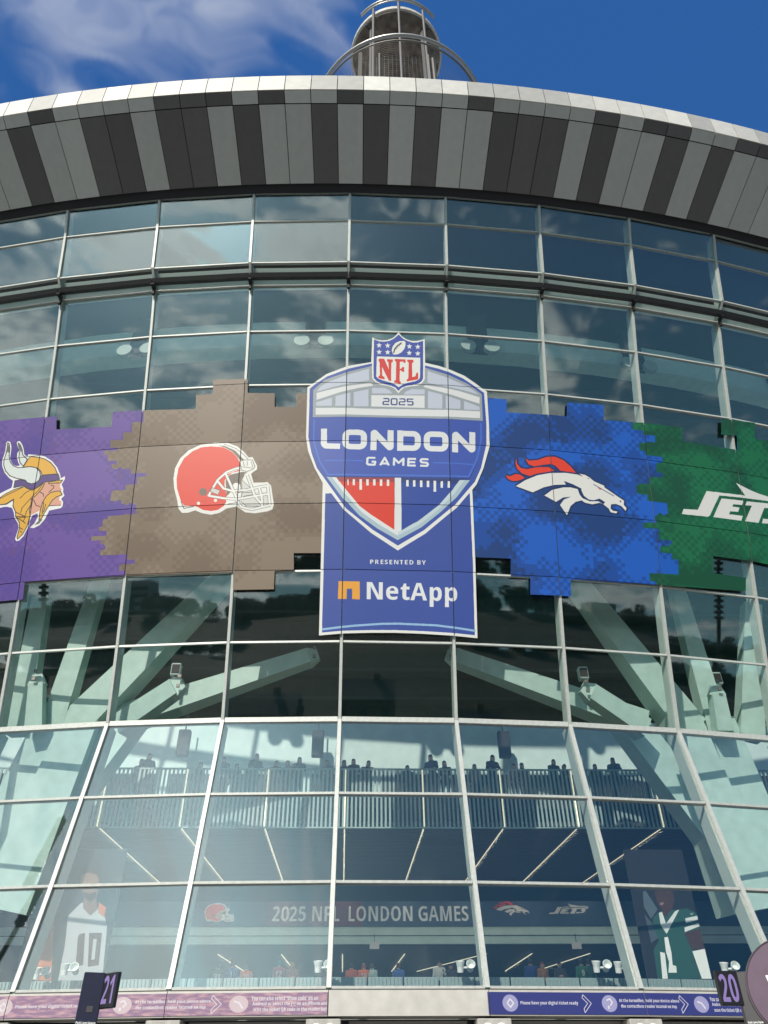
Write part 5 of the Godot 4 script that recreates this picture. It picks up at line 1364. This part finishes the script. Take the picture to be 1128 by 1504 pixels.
	var gl := [["465862", [9.802, 8.22, 9.91, 8.239, 10.194, 7.657, 9.903, 7.363, 9.738, 7.731]],
["3c4c56", [9.71, 7.51, 9.911, 7.217, 10.016, 6.786, 9.743, 6.644]],
["174a40", [9.972, 7.399, 10.218, 7.583, 10.457, 7.638, 10.932, 7.649, 11.211, 7.693, 11.534, 7.507, 11.522, 7.07, 11.13, 6.571, 11.062, 6.152, 11.177, 5.607, 9.729, 5.611, 9.776, 6.434, 10.02, 6.715, 9.915, 7.144]],
["3a2620", [10.206, 8.258, 10.852, 8.258, 10.841, 7.955, 10.717, 7.693, 10.401, 7.399, 10.305, 7.694, 10.224, 7.88]],
["3a2620", [10.937, 6.927, 11.501, 7.07, 11.543, 6.465, 11.058, 6.448]],
["c9d2cf", [10.21, 7.546, 10.321, 7.583, 10.378, 7.216, 10.777, 7.601, 10.932, 7.649, 10.327, 6.91, 10.187, 7.18]],
["d8e0dc", [11.065, 6.396, 11.503, 6.465, 11.556, 6.29, 11.549, 5.606, 11.177, 5.607]],
["d8e0dc", [10.221, 6.803, 10.346, 6.821, 10.358, 6.362, 10.311, 6.0, 10.421, 5.965, 10.395, 5.778, 10.12, 5.779, 10.213, 6.086, 10.179, 6.363]],
["d8e0dc", [9.983, 6.381, 10.135, 6.345, 10.061, 5.61, 9.885, 5.611]],
["c9d2cf", [11.071, 7.379, 11.522, 7.463, 11.523, 7.342, 11.055, 7.233]],
["c9d2cf", [10.982, 7.107, 11.495, 7.233, 11.504, 7.142, 10.954, 6.963]],
["c9d2cf", [11.26, 7.563, 11.328, 7.508, 11.43, 7.581, 11.321, 7.478]],
["3f2a24", [10.279, 8.031, 10.64, 8.068, 10.624, 7.824, 10.47, 7.694, 10.297, 7.749]],
["7d6a64", [10.311, 7.861, 10.464, 7.88, 10.411, 7.798, 10.306, 7.787]]]
	for e in gl:
		var pts := PackedVector2Array()
		for i in range(0, e[1].size(), 2): pts.append(Vector2((e[1][i] - 9.4) / 2.1 * 420.0, (9.6 - e[1][i + 1]) / 4.3 * 860.0))
		fill(gp, [pts], Color(e[0]))
	var b3 := MB.new()
	b3.box(Vector3(10.45, 7.45, -29.04), Vector3(2.1, 4.3, 0.04))
	put("poster_board", b3, M.dark_in, poster("tall hanging picture of a green jersey player with number 1", gp, Vector3(9.4, 5.3, -29.0), 2.1, 4.3))
	var wp := Image.create(560, 860, false, Image.FORMAT_RGBA8)
	wp.fill(Color("1c2a32"))
	var wl := [["b0643c", [-10.427, 7.08, -10.061, 7.383, -9.722, 5.623, -10.204, 5.624]],
["a2a9ac", [-9.639, 7.485, -9.286, 7.899, -8.888, 7.638, -8.573, 7.742, -8.284, 7.177, -8.114, 5.618, -9.508, 5.622, -9.529, 6.581]],
["6e574e", [-9.255, 8.056, -8.845, 8.056, -8.715, 7.669, -8.91, 7.484, -9.198, 7.711]],
["7d6458", [-9.528, 8.841, -9.28, 8.972, -8.972, 8.841, -8.813, 8.429, -8.823, 8.056, -9.019, 7.92, -9.255, 8.056, -9.455, 8.429]],
["2c2420", [-9.493, 8.59, -9.515, 8.884, -9.295, 9.038, -8.958, 8.884, -8.836, 8.59, -8.976, 8.753, -9.25, 8.841, -9.45, 8.753]],
["3a2d28", [-9.33, 8.237, -9.094, 8.152, -8.851, 8.236, -8.85, 8.025, -9.014, 7.899, -9.225, 8.025]],
["b0643c", [-8.72, 7.898, -8.437, 7.742, -8.439, 7.432, -8.674, 7.586]],
["4a3630", [-9.15, 6.927, -8.962, 6.977, -8.814, 6.046, -9.041, 5.999, -9.159, 6.778]],
["4a3630", [-8.829, 6.977, -8.407, 6.976, -8.315, 6.045, -8.651, 5.998]],
["a2a9ac", [-8.656, 6.797, -8.545, 6.796, -8.481, 6.209, -8.586, 6.19]]]
	for e in wl:
		var pts := PackedVector2Array()
		for i in range(0, e[1].size(), 2): pts.append(Vector2((e[1][i] + 10.9) / 2.8 * 560.0, (9.6 - e[1][i + 1]) / 4.3 * 860.0))
		fill(wp, [pts], Color(e[0]))
	var b4 := MB.new()
	b4.box(Vector3(-9.5, 7.45, -29.04), Vector3(2.8, 4.3, 0.04))
	put("poster_board", b4, M.dark_in, poster("tall hanging picture of a white jersey player with number 10", wp, Vector3(-10.9, 5.3, -29.0), 2.8, 4.3))

func poster(label: String, im: Image, at: Vector3, w: float, h: float) -> Node3D:
	var t := thing("hanging_poster", label, "poster")
	var b := MB.new()
	b.quad(at, at + Vector3(w, 0, 0), at + Vector3(w, h, 0), at + Vector3(0, h, 0))
	put("printed_face", b, print_mat(im, 0.8, 1.0), t)
	return t

func dots(s: String, q: Array, parent: Node, m: Material) -> void:   # a figure shown as cut stripes, as on the gate totems
	var l := letters(s, true)
	var r: Rect2 = l[1]
	var b := MB.new()
	for i in range(0, l[0].size() - 2, 3):
		var t := []
		for e in 3:
			var p: Vector2 = l[0][i + e]
			var x := (p.x - r.position.x) / r.size.x
			var y := (p.y - r.position.y) / r.size.y
			t.append((q[0] as Vector3).lerp(q[1], x).lerp((q[3] as Vector3).lerp(q[2], x), y))
		b.tri(t[0], t[2], t[1])
	put("gate_number", b, m, parent)

func totems() -> void:
	# left: navy post seen from its plain side, its number blade turned to the right
	var t := thing("gate_totem", "dark navy gate post with a blade showing 21 in violet", "gate post", Vector3(-4.37, 0, -15.15))
	var bs := Basis(Vector3.UP, 0.25)
	var b := MB.new()
	b.cbox(Vector3(0, 1.91, 0), Vector3(0.34, 3.82, 0.32), 0.012, bs)
	put("post_body", b, M.navy, t)
	b = MB.new()
	b.cbox(bs * Vector3(0.02, 3.3, 0.163), Vector3(0.10, 0.09, 0.012), 0.003, bs)
	put("card_reader", b, M.totem_grey, t)
	var b2 := Basis(Vector3.UP, -0.62)
	var o := bs * Vector3(0.17, 0, 0.10)
	b = MB.new()
	b.cbox(o + b2 * Vector3(0.17, 3.56, 0), Vector3(0.36, 0.50, 0.08), 0.01, b2)
	put("number_blade", b, M.totem_black, t)
	var f := func(x: float, y: float): return o + b2 * Vector3(x, y, 0.043)
	dots("21", [f.call(0.05, 3.77), f.call(0.30, 3.77), f.call(0.30, 3.37), f.call(0.05, 3.37)], t, M.violet)
	small_text(t, "Park Lane Square", bs, Vector3(0, 3.11, 0.165), 0.30)
	# right
	t = thing("gate_totem", "dark gate post with a blade showing 20 in violet", "gate post", Vector3(6.52, 0, -15.12))
	bs = Basis(Vector3.UP, -0.3)
	b = MB.new()
	b.cbox(Vector3(0.03, 1.9, 0), Vector3(0.30, 3.8, 0.30), 0.012, bs)
	put("post_body", b, M.totem_grey, t)
	b2 = Basis(Vector3.UP, 0.12)
	b = MB.new()
	b.cbox(Vector3(-0.32, 3.56, 0.1), Vector3(0.40, 0.50, 0.08), 0.01, b2)
	put("number_blade", b, M.totem_black, t)
	var f2 := func(x: float, y: float): return Vector3(-0.32, 0, 0.1) + b2 * Vector3(x, y, 0.043)
	dots("20", [f2.call(-0.16, 3.76), f2.call(0.14, 3.76), f2.call(0.14, 3.36), f2.call(-0.16, 3.36)], t, M.violet)
	small_text(t, "Park Lane Square", bs, Vector3(0.03, 3.07, 0.155), 0.26)
	# the round sign at the right edge
	t = thing("round_sign", "large round mauve sign on a post at the right edge", "sign", Vector3(3.90, 0, -8.0), -0.3)
	b = MB.new()
	b.lathe([Vector2(0.001, 0.03), Vector2(0.385, 0.03), Vector2(0.40, 0.018), Vector2(0.40, -0.018), Vector2(0.385, -0.03), Vector2(0.001, -0.03)], Vector3(0, 2.66, 0), Basis(Vector3.RIGHT, PI / 2), 64)
	put("disc", b, M.mauve, t)
	b = MB.new()
	b.lathe([Vector2(0.395, 0.034), Vector2(0.404, 0.034), Vector2(0.404, -0.034), Vector2(0.395, -0.034)], Vector3(0, 2.66, 0), Basis(Vector3.RIGHT, PI / 2), 64)
	put("rim", b, M.totem_grey, t)
	b = MB.new()
	b.tube([Vector3(0, 0, -0.06), Vector3(0, 2.5, -0.06)], 0.035, 12)
	put("post", b, M.totem_grey, t)
	small_text(t, "W", Basis(), Vector3(-0.10, 2.66, 0.035), 0.24, 0.22)

func small_text(t: Node, s: String, bs: Basis, at: Vector3, w: float, h := 0.0) -> void:
	var l := letters(s)
	var r: Rect2 = l[1]
	var k := w / r.size.x
	var ky := h / r.size.y if h > 0.0 else k * 1.3
	var b := MB.new()
	for i in range(0, l[0].size() - 2, 3):
		var q := []
		for e in 3:
			var p: Vector2 = l[0][i + e] - r.get_center()
			q.append(bs * (at + Vector3(p.x * k, -p.y * ky, 0)))
		b.tri(q[0], q[2], q[1])
	put("lettering", b, M.print_white, t)

const ORD := ["first", "second", "third", "fourth", "fifth", "sixth", "seventh", "eighth", "ninth", "tenth", "eleventh", "twelfth", "thirteenth", "fourteenth", "fifteenth", "sixteenth", "seventeenth", "eighteenth", "nineteenth", "twentieth", "twenty-first", "twenty-second", "twenty-third", "twenty-fourth", "twenty-fifth", "twenty-sixth", "twenty-seventh"]

func crowd() -> void:
	var darks := [Color(0.02, 0.025, 0.03), Color(0.03, 0.03, 0.05), Color(0.05, 0.05, 0.05), Color(0.025, 0.04, 0.035), Color(0.06, 0.03, 0.03), Color(0.12, 0.13, 0.15), Color(0.03, 0.05, 0.11)]
	var xs := [-8.993, -8.607, -6.618, -5.537, -5.51, -5.094, -4.51, -4.288, -3.482, -2.98, -2.479, -1.362, -0.663, -0.243, 0.317, 1.973, 2.957, 3.521, 4.762, 5.384, 6.347, 6.743, 7.907, 8.504, 9.813, 10.441, 11.927]
	for i in xs.size():
		var said := "%s spectator from the left along the balcony rail, %s in dark clothes" % [ORD[i], ["standing upright", "leaning forward", "hand raised", "idle", "leaning forward", "arms folded"][i % 6]]
		var z := -31.45 if i % 3 == 1 else rng.randf_range(-32.2, -31.8)
		person(Vector3(xs[i], 12.14, z), rng.randf_range(-0.6, 0.6), [0, 1, 2, 0, 1, 3][i % 6], darks[(i * 3) % 7], Color(0.02, 0.022, 0.03), Color(0.02, 0.015, 0.01), said, "spectators on the balcony")
	for e in [
		[-5.881, 3.1, 0, Color(0.02, 0.02, 0.03), Color(0.05, 0.04, 0.03), "fan in black jersey numbered 38 seen from behind", "38"],
		[-5.306, 3.0, 0, Color(0.03, 0.06, 0.22), Color(0.03, 0.02, 0.02), "fan in royal blue jersey numbered 1 on the concourse", "1"],
		[-4.703, 3.3, 0, Color(0.45, 0.10, 0.05), Color(0.04, 0.03, 0.02), "fan in orange red jersey numbered 10 on the left concourse", "10"],
		[-3.322, 3.1, 0, Color(0.22, 0.03, 0.07), Color(0.05, 0.25, 0.25), "fan in dark red jersey numbered 12 with teal hat", "12"],
		[-2.774, 0.2, 3, Color(0.15, 0.06, 0.06), Color(0.40, 0.25, 0.18), "bald fan in dark red top beside the number 12 jersey", ""],
		[-0.262, 2.9, 0, Color(0.40, 0.10, 0.05), Color(0.05, 0.03, 0.02), "fan in orange red top left of the number 19 jersey", ""],
		[0.259, 3.2, 0, Color(0.55, 0.14, 0.05), Color(0.40, 0.15, 0.1), "fan in bright orange jersey numbered 19 and cap", "19"],
		[0.607, 2.7, 0, Color(0.35, 0.45, 0.42), Color(0.1, 0.08, 0.06), "fan in pale grey top right of the number 19 jersey", ""],
		[1.738, 3.1, 0, Color(0.05, 0.10, 0.30), Color(0.15, 0.05, 0.04), "fan in blue jacket standing apart by the centre", ""],
		[3.481, 0.1, 2, Color(0.50, 0.52, 0.50), Color(0.02, 0.02, 0.02), "person in white shirt and dark jacket facing the glass", ""],
		[3.976, 0.2, 3, Color(0.03, 0.03, 0.03), Color(0.02, 0.02, 0.02), "person in black beside the white shirted one", ""],
		[7.421, 3.1, 0, Color(0.02, 0.03, 0.14), Color(0.05, 0.03, 0.02), "fan in navy top under the horse head emblem", ""],
		[7.919, 0.3, 0, Color(0.25, 0.12, 0.04), Color(0.2, 0.05, 0.04), "fan in brown and orange top under the horse head emblem", ""],
		[8.652, 0.0, 3, Color(0.03, 0.03, 0.03), Color(0.03, 0.02, 0.02), "person in dark coat below the white lettering", ""],
		[9.62, 3.1, 0, Color(0.03, 0.12, 0.06), Color(0.03, 0.02, 0.02), "fan in green jersey numbered 9 on the right concourse", "9"],
		[9.914, 3.0, 0, Color(0.02, 0.06, 0.04), Color(0.04, 0.03, 0.02), "fan in dark green top right of the number 9 jersey", ""]]:
		person(Vector3(e[0], 5.8, -38.2), e[1], e[2], e[3] * 1.7, Color(0.03, 0.035, 0.05), e[4], e[5], "fans on the lower concourse", e[6])
	# twin cup lamps on the inside of the mullions
	for e in [
		[-8.794, 5.231, -24.949, "leftmost white twin lamp, low behind the glass by the white jersey picture"],
		[-8.032, 5.314, -24.864, "white twin lamp low in front of the white jersey picture"],
		[-1.078, 5.298, -24.446, "white twin lamp left of the centre mullion"],
		[2.816, 5.294, -24.49, "white twin lamp right of the people under LONDON GAMES"],
		[6.642, 5.319, -24.729, "white twin lamp below the inside horse head and JETS marks"],
		[7.266, 5.31, -24.786, "white twin lamp between the JETS mark and the green jersey picture"],
		[10.409, 5.339, -25.154, "rightmost white twin lamp, above the 20 gate post"]]:
		var t := thing("twin_cup_lamp", e[3], "lamp", Vector3(e[0], e[1], e[2]), 0.0, "white twin lamps low behind the glass")
		for s in [0.0, 0.28]:
			var b := MB.new()
			b.lathe([Vector2(0.01, -0.13), Vector2(0.085, -0.13), Vector2(0.09, 0.0), Vector2(0.125, 0.14), Vector2(0.112, 0.14), Vector2(0.08, 0.02), Vector2(0.01, 0.0)], Vector3(s, 0, 0), Basis(Vector3.RIGHT, 0.25 if s == 0.0 else 1.2), 16)
			put("lamp_cup", b, M.lamp_white, t)
		var a := MB.new()
		a.tube([Vector3(0.05, -0.02, 0), Vector3(0.34, -0.02, 0)], 0.03, 8)
		put("bracket", a, M.lamp_white, t)

func opposite() -> void:
	# what stands behind the photographer, seen in the glass: a wooded rise, houses, two light masts
	var hm := grain(mat(lin(0.035, 0.045, 0.025), 0.95), 0.02, 0.6, 1.0, 256, 0.03)
	var b := MB.new()
	var hh := func(x: float, z: float) -> float:
		return maxf(0.0, smoothstep(60.0, 190.0, z) * (31.0 + 2.5 * sin(x * 0.021) + 1.5 * sin(x * 0.05 + 1.0)))
	for j in 12:
		for i in 30:
			var x := -375.0 + i * 25.0
			var z := 60.0 + j * 28.0
			var q := []
			for e in [[x, z + 28], [x + 25, z + 28], [x + 25, z], [x, z]]: q.append(Vector3(e[0], hh.call(e[0], e[1]) + 0.01, e[1]))
			b.quad(q[0], q[1], q[2], q[3])
	tag(put("hill", b, hm), "", "", "", "structure")
	var leaf := grain(mat(lin(0.045, 0.070, 0.028), 0.8), 0.05, 0.5, 1.0, 128, 0.3)
	leaf.backlight_enabled = true
	leaf.backlight = lin(0.03, 0.05, 0.01)
	var bark := mat(lin(0.07, 0.055, 0.04), 0.9)
	var crowns := []
	for v in 3:
		b = MB.new()
		var lobes := []
		for i in 11: lobes.append([Vector3(rng.randf_range(-5.0, 5.0), rng.randf_range(1.5, 8.0), rng.randf_range(-3.2, 3.2)), rng.randf_range(1.6, 3.2)])
		for i in 2600:
			var l: Array = lobes[rng.randi() % 11]
			var d := Vector3(rng.randfn(), rng.randfn(), rng.randfn()).normalized()
			var p: Vector3 = l[0] + d * l[1] * rng.randf_range(0.75, 1.1)
			var x := d.cross(Vector3(rng.randfn(), rng.randfn(), rng.randfn())).normalized() * rng.randf_range(0.25, 0.45)
			var y := x.cross(d + Vector3(rng.randfn(), rng.randfn(), rng.randfn()) * 0.4).normalized() * 0.4
			b.quad(p - x, p - y, p + x, p + y)
		crowns.append(b.mesh())
	for i in 72:
		var x := -230.0 + i * 6.5 + rng.randf_range(-3, 3)
		var z := rng.randf_range(172.0, 190.0)
		var t := thing("tree", "leafy tree on the rise across the road, mirrored in the glass", "tree", Vector3(x, hh.call(x, z) - 0.2, z), rng.randf_range(0, TAU), "trees on the rise across the road")
		var s := rng.randf_range(0.45, 0.95)
		t.scale = Vector3(s, s * rng.randf_range(0.85, 1.1), s)
		put("crown", crowns[i % 3], leaf, t)
		var tr := MB.new()
		tr.lathe([Vector2(0.35, 0), Vector2(0.25, 3.0), Vector2(0.12, 8.0)], Vector3.ZERO, Basis(), 8)
		for e in 4: tr.tube([Vector3(0, 3.5 + e, 0), Vector3(cos(e * 1.7) * 2.0, 6.0 + e, sin(e * 1.7) * 2.0)], 0.08, 5)
		put("trunk", tr, bark, t)
	var wood := MultiMesh.new()
	wood.transform_format = MultiMesh.TRANSFORM_3D
	wood.instance_count = 240
	wood.mesh = crowns[1]
	for i in 240:
		var x := rng.randf_range(-330, 330)
		var z := rng.randf_range(192.0, 235.0)
		var s := rng.randf_range(0.5, 0.9)
		wood.set_instance_transform(i, Transform3D(Basis(Vector3.UP, rng.randf() * TAU).scaled(Vector3.ONE * s), Vector3(x, hh.call(x, z) - 0.5, z)))
	var wi := MultiMeshInstance3D.new()
	wi.name = "far_wood"
	wi.multimesh = wood
	wi.material_override = leaf
	add_child(wi)
	tag(wi, "far wood along the ridge, mirrored in the glass", "wood", "", "stuff")
	for e in [[-150, 10, 12], [-128, 14, 9], [-30, 9, 14], [14, 13, 10], [52, 16, 8], [118, 11, 12], [160, 14, 11]]:
		var t := thing("tower_block", "distant block on the ridge, mirrored in the glass", "building", Vector3(e[0], 28, 238), 0.0, "distant blocks on the ridge")
		b = MB.new()
		b.box(Vector3(0, e[1] / 2.0 + 2.0, 0), Vector3(e[2], e[1] + 4.0, 9))
		put("wall", b, M.concrete, t)
		for fl in int(e[1] / 3.0):
			b = MB.new()
			b.box(Vector3(0, 6.0 + fl * 3.0, -4.52), Vector3(e[2] * 0.86, 1.3, 0.06))
			put("window_band", b, M.dark_in, t)
	var brick := grain(mat(lin(0.20, 0.12, 0.09), 0.85), 0.05, 0.7, 1.0, 128, 0.4)
	var tile := mat(lin(0.06, 0.055, 0.055), 0.8)
	var pane := mat(lin(0.03, 0.035, 0.04), 0.1)
	for i in 9:
		var x := -120.0 + i * 30.0 + rng.randf_range(-4, 4)
		var w := rng.randf_range(13, 19)
		var hgt := rng.randf_range(7.5, 13.0)
		var t := thing("brick_house", "brick house across the road, mirrored in the glass", "house", Vector3(x, 0, 74), 0.0, "houses across the road")
		b = MB.new()
		b.box(Vector3(0, hgt / 2, 5), Vector3(w, hgt, 10))
		put("wall", b, brick, t)
		b = MB.new()
		b.hexa([Vector3(-w / 2 - 0.3, hgt, 10.3), Vector3(w / 2 + 0.3, hgt, 10.3), Vector3(w / 2 + 0.3, hgt + 3.2, 5.2), Vector3(-w / 2 - 0.3, hgt + 3.2, 5.2), Vector3(-w / 2 - 0.3, hgt, -0.3), Vector3(w / 2 + 0.3, hgt, -0.3), Vector3(w / 2 + 0.3, hgt + 3.2, 4.8), Vector3(-w / 2 - 0.3, hgt + 3.2, 4.8)])
		var rf := put("roof", b, tile, t)
		b = MB.new()
		b.box(Vector3(w * 0.3, hgt + 3.0, 5), Vector3(1.2, 2.4, 0.9))
		put("chimney", b, brick, rf)
		for fl in int(hgt / 3.0):
			for c in 4:
				b = MB.new()
				b.box(Vector3(-w / 2 + w * (c + 0.5) / 4, 1.6 + fl * 3.0, -0.02), Vector3(1.3, 1.5, 0.06))
				put("window", b, pane, t)
	for e in [[Vector3(-21.3, 0, -12.2), "left"], [Vector3(25.9, 0, -12.2), "right"]]:
		var t := thing("light_mast", "black light mast of stacked louvres, mirrored in the %s part of the glass" % e[1], "light mast", e[0])
		b = MB.new()
		b.lathe([Vector2(0.16, 0), Vector2(0.12, 19.0), Vector2(0.07, 23.5)], Vector3.ZERO, Basis(), 12)
		put("pole", b, M.totem_black, t)
		for i in 14:
			b = MB.new()
			b.lathe([Vector2(0.09, 18.6 + i * 0.34), Vector2(0.27, 18.64 + i * 0.34), Vector2(0.27, 18.78 + i * 0.34), Vector2(0.09, 18.84 + i * 0.34)], Vector3.ZERO, Basis(), 16)
			put("louvre", b, M.totem_black, t)
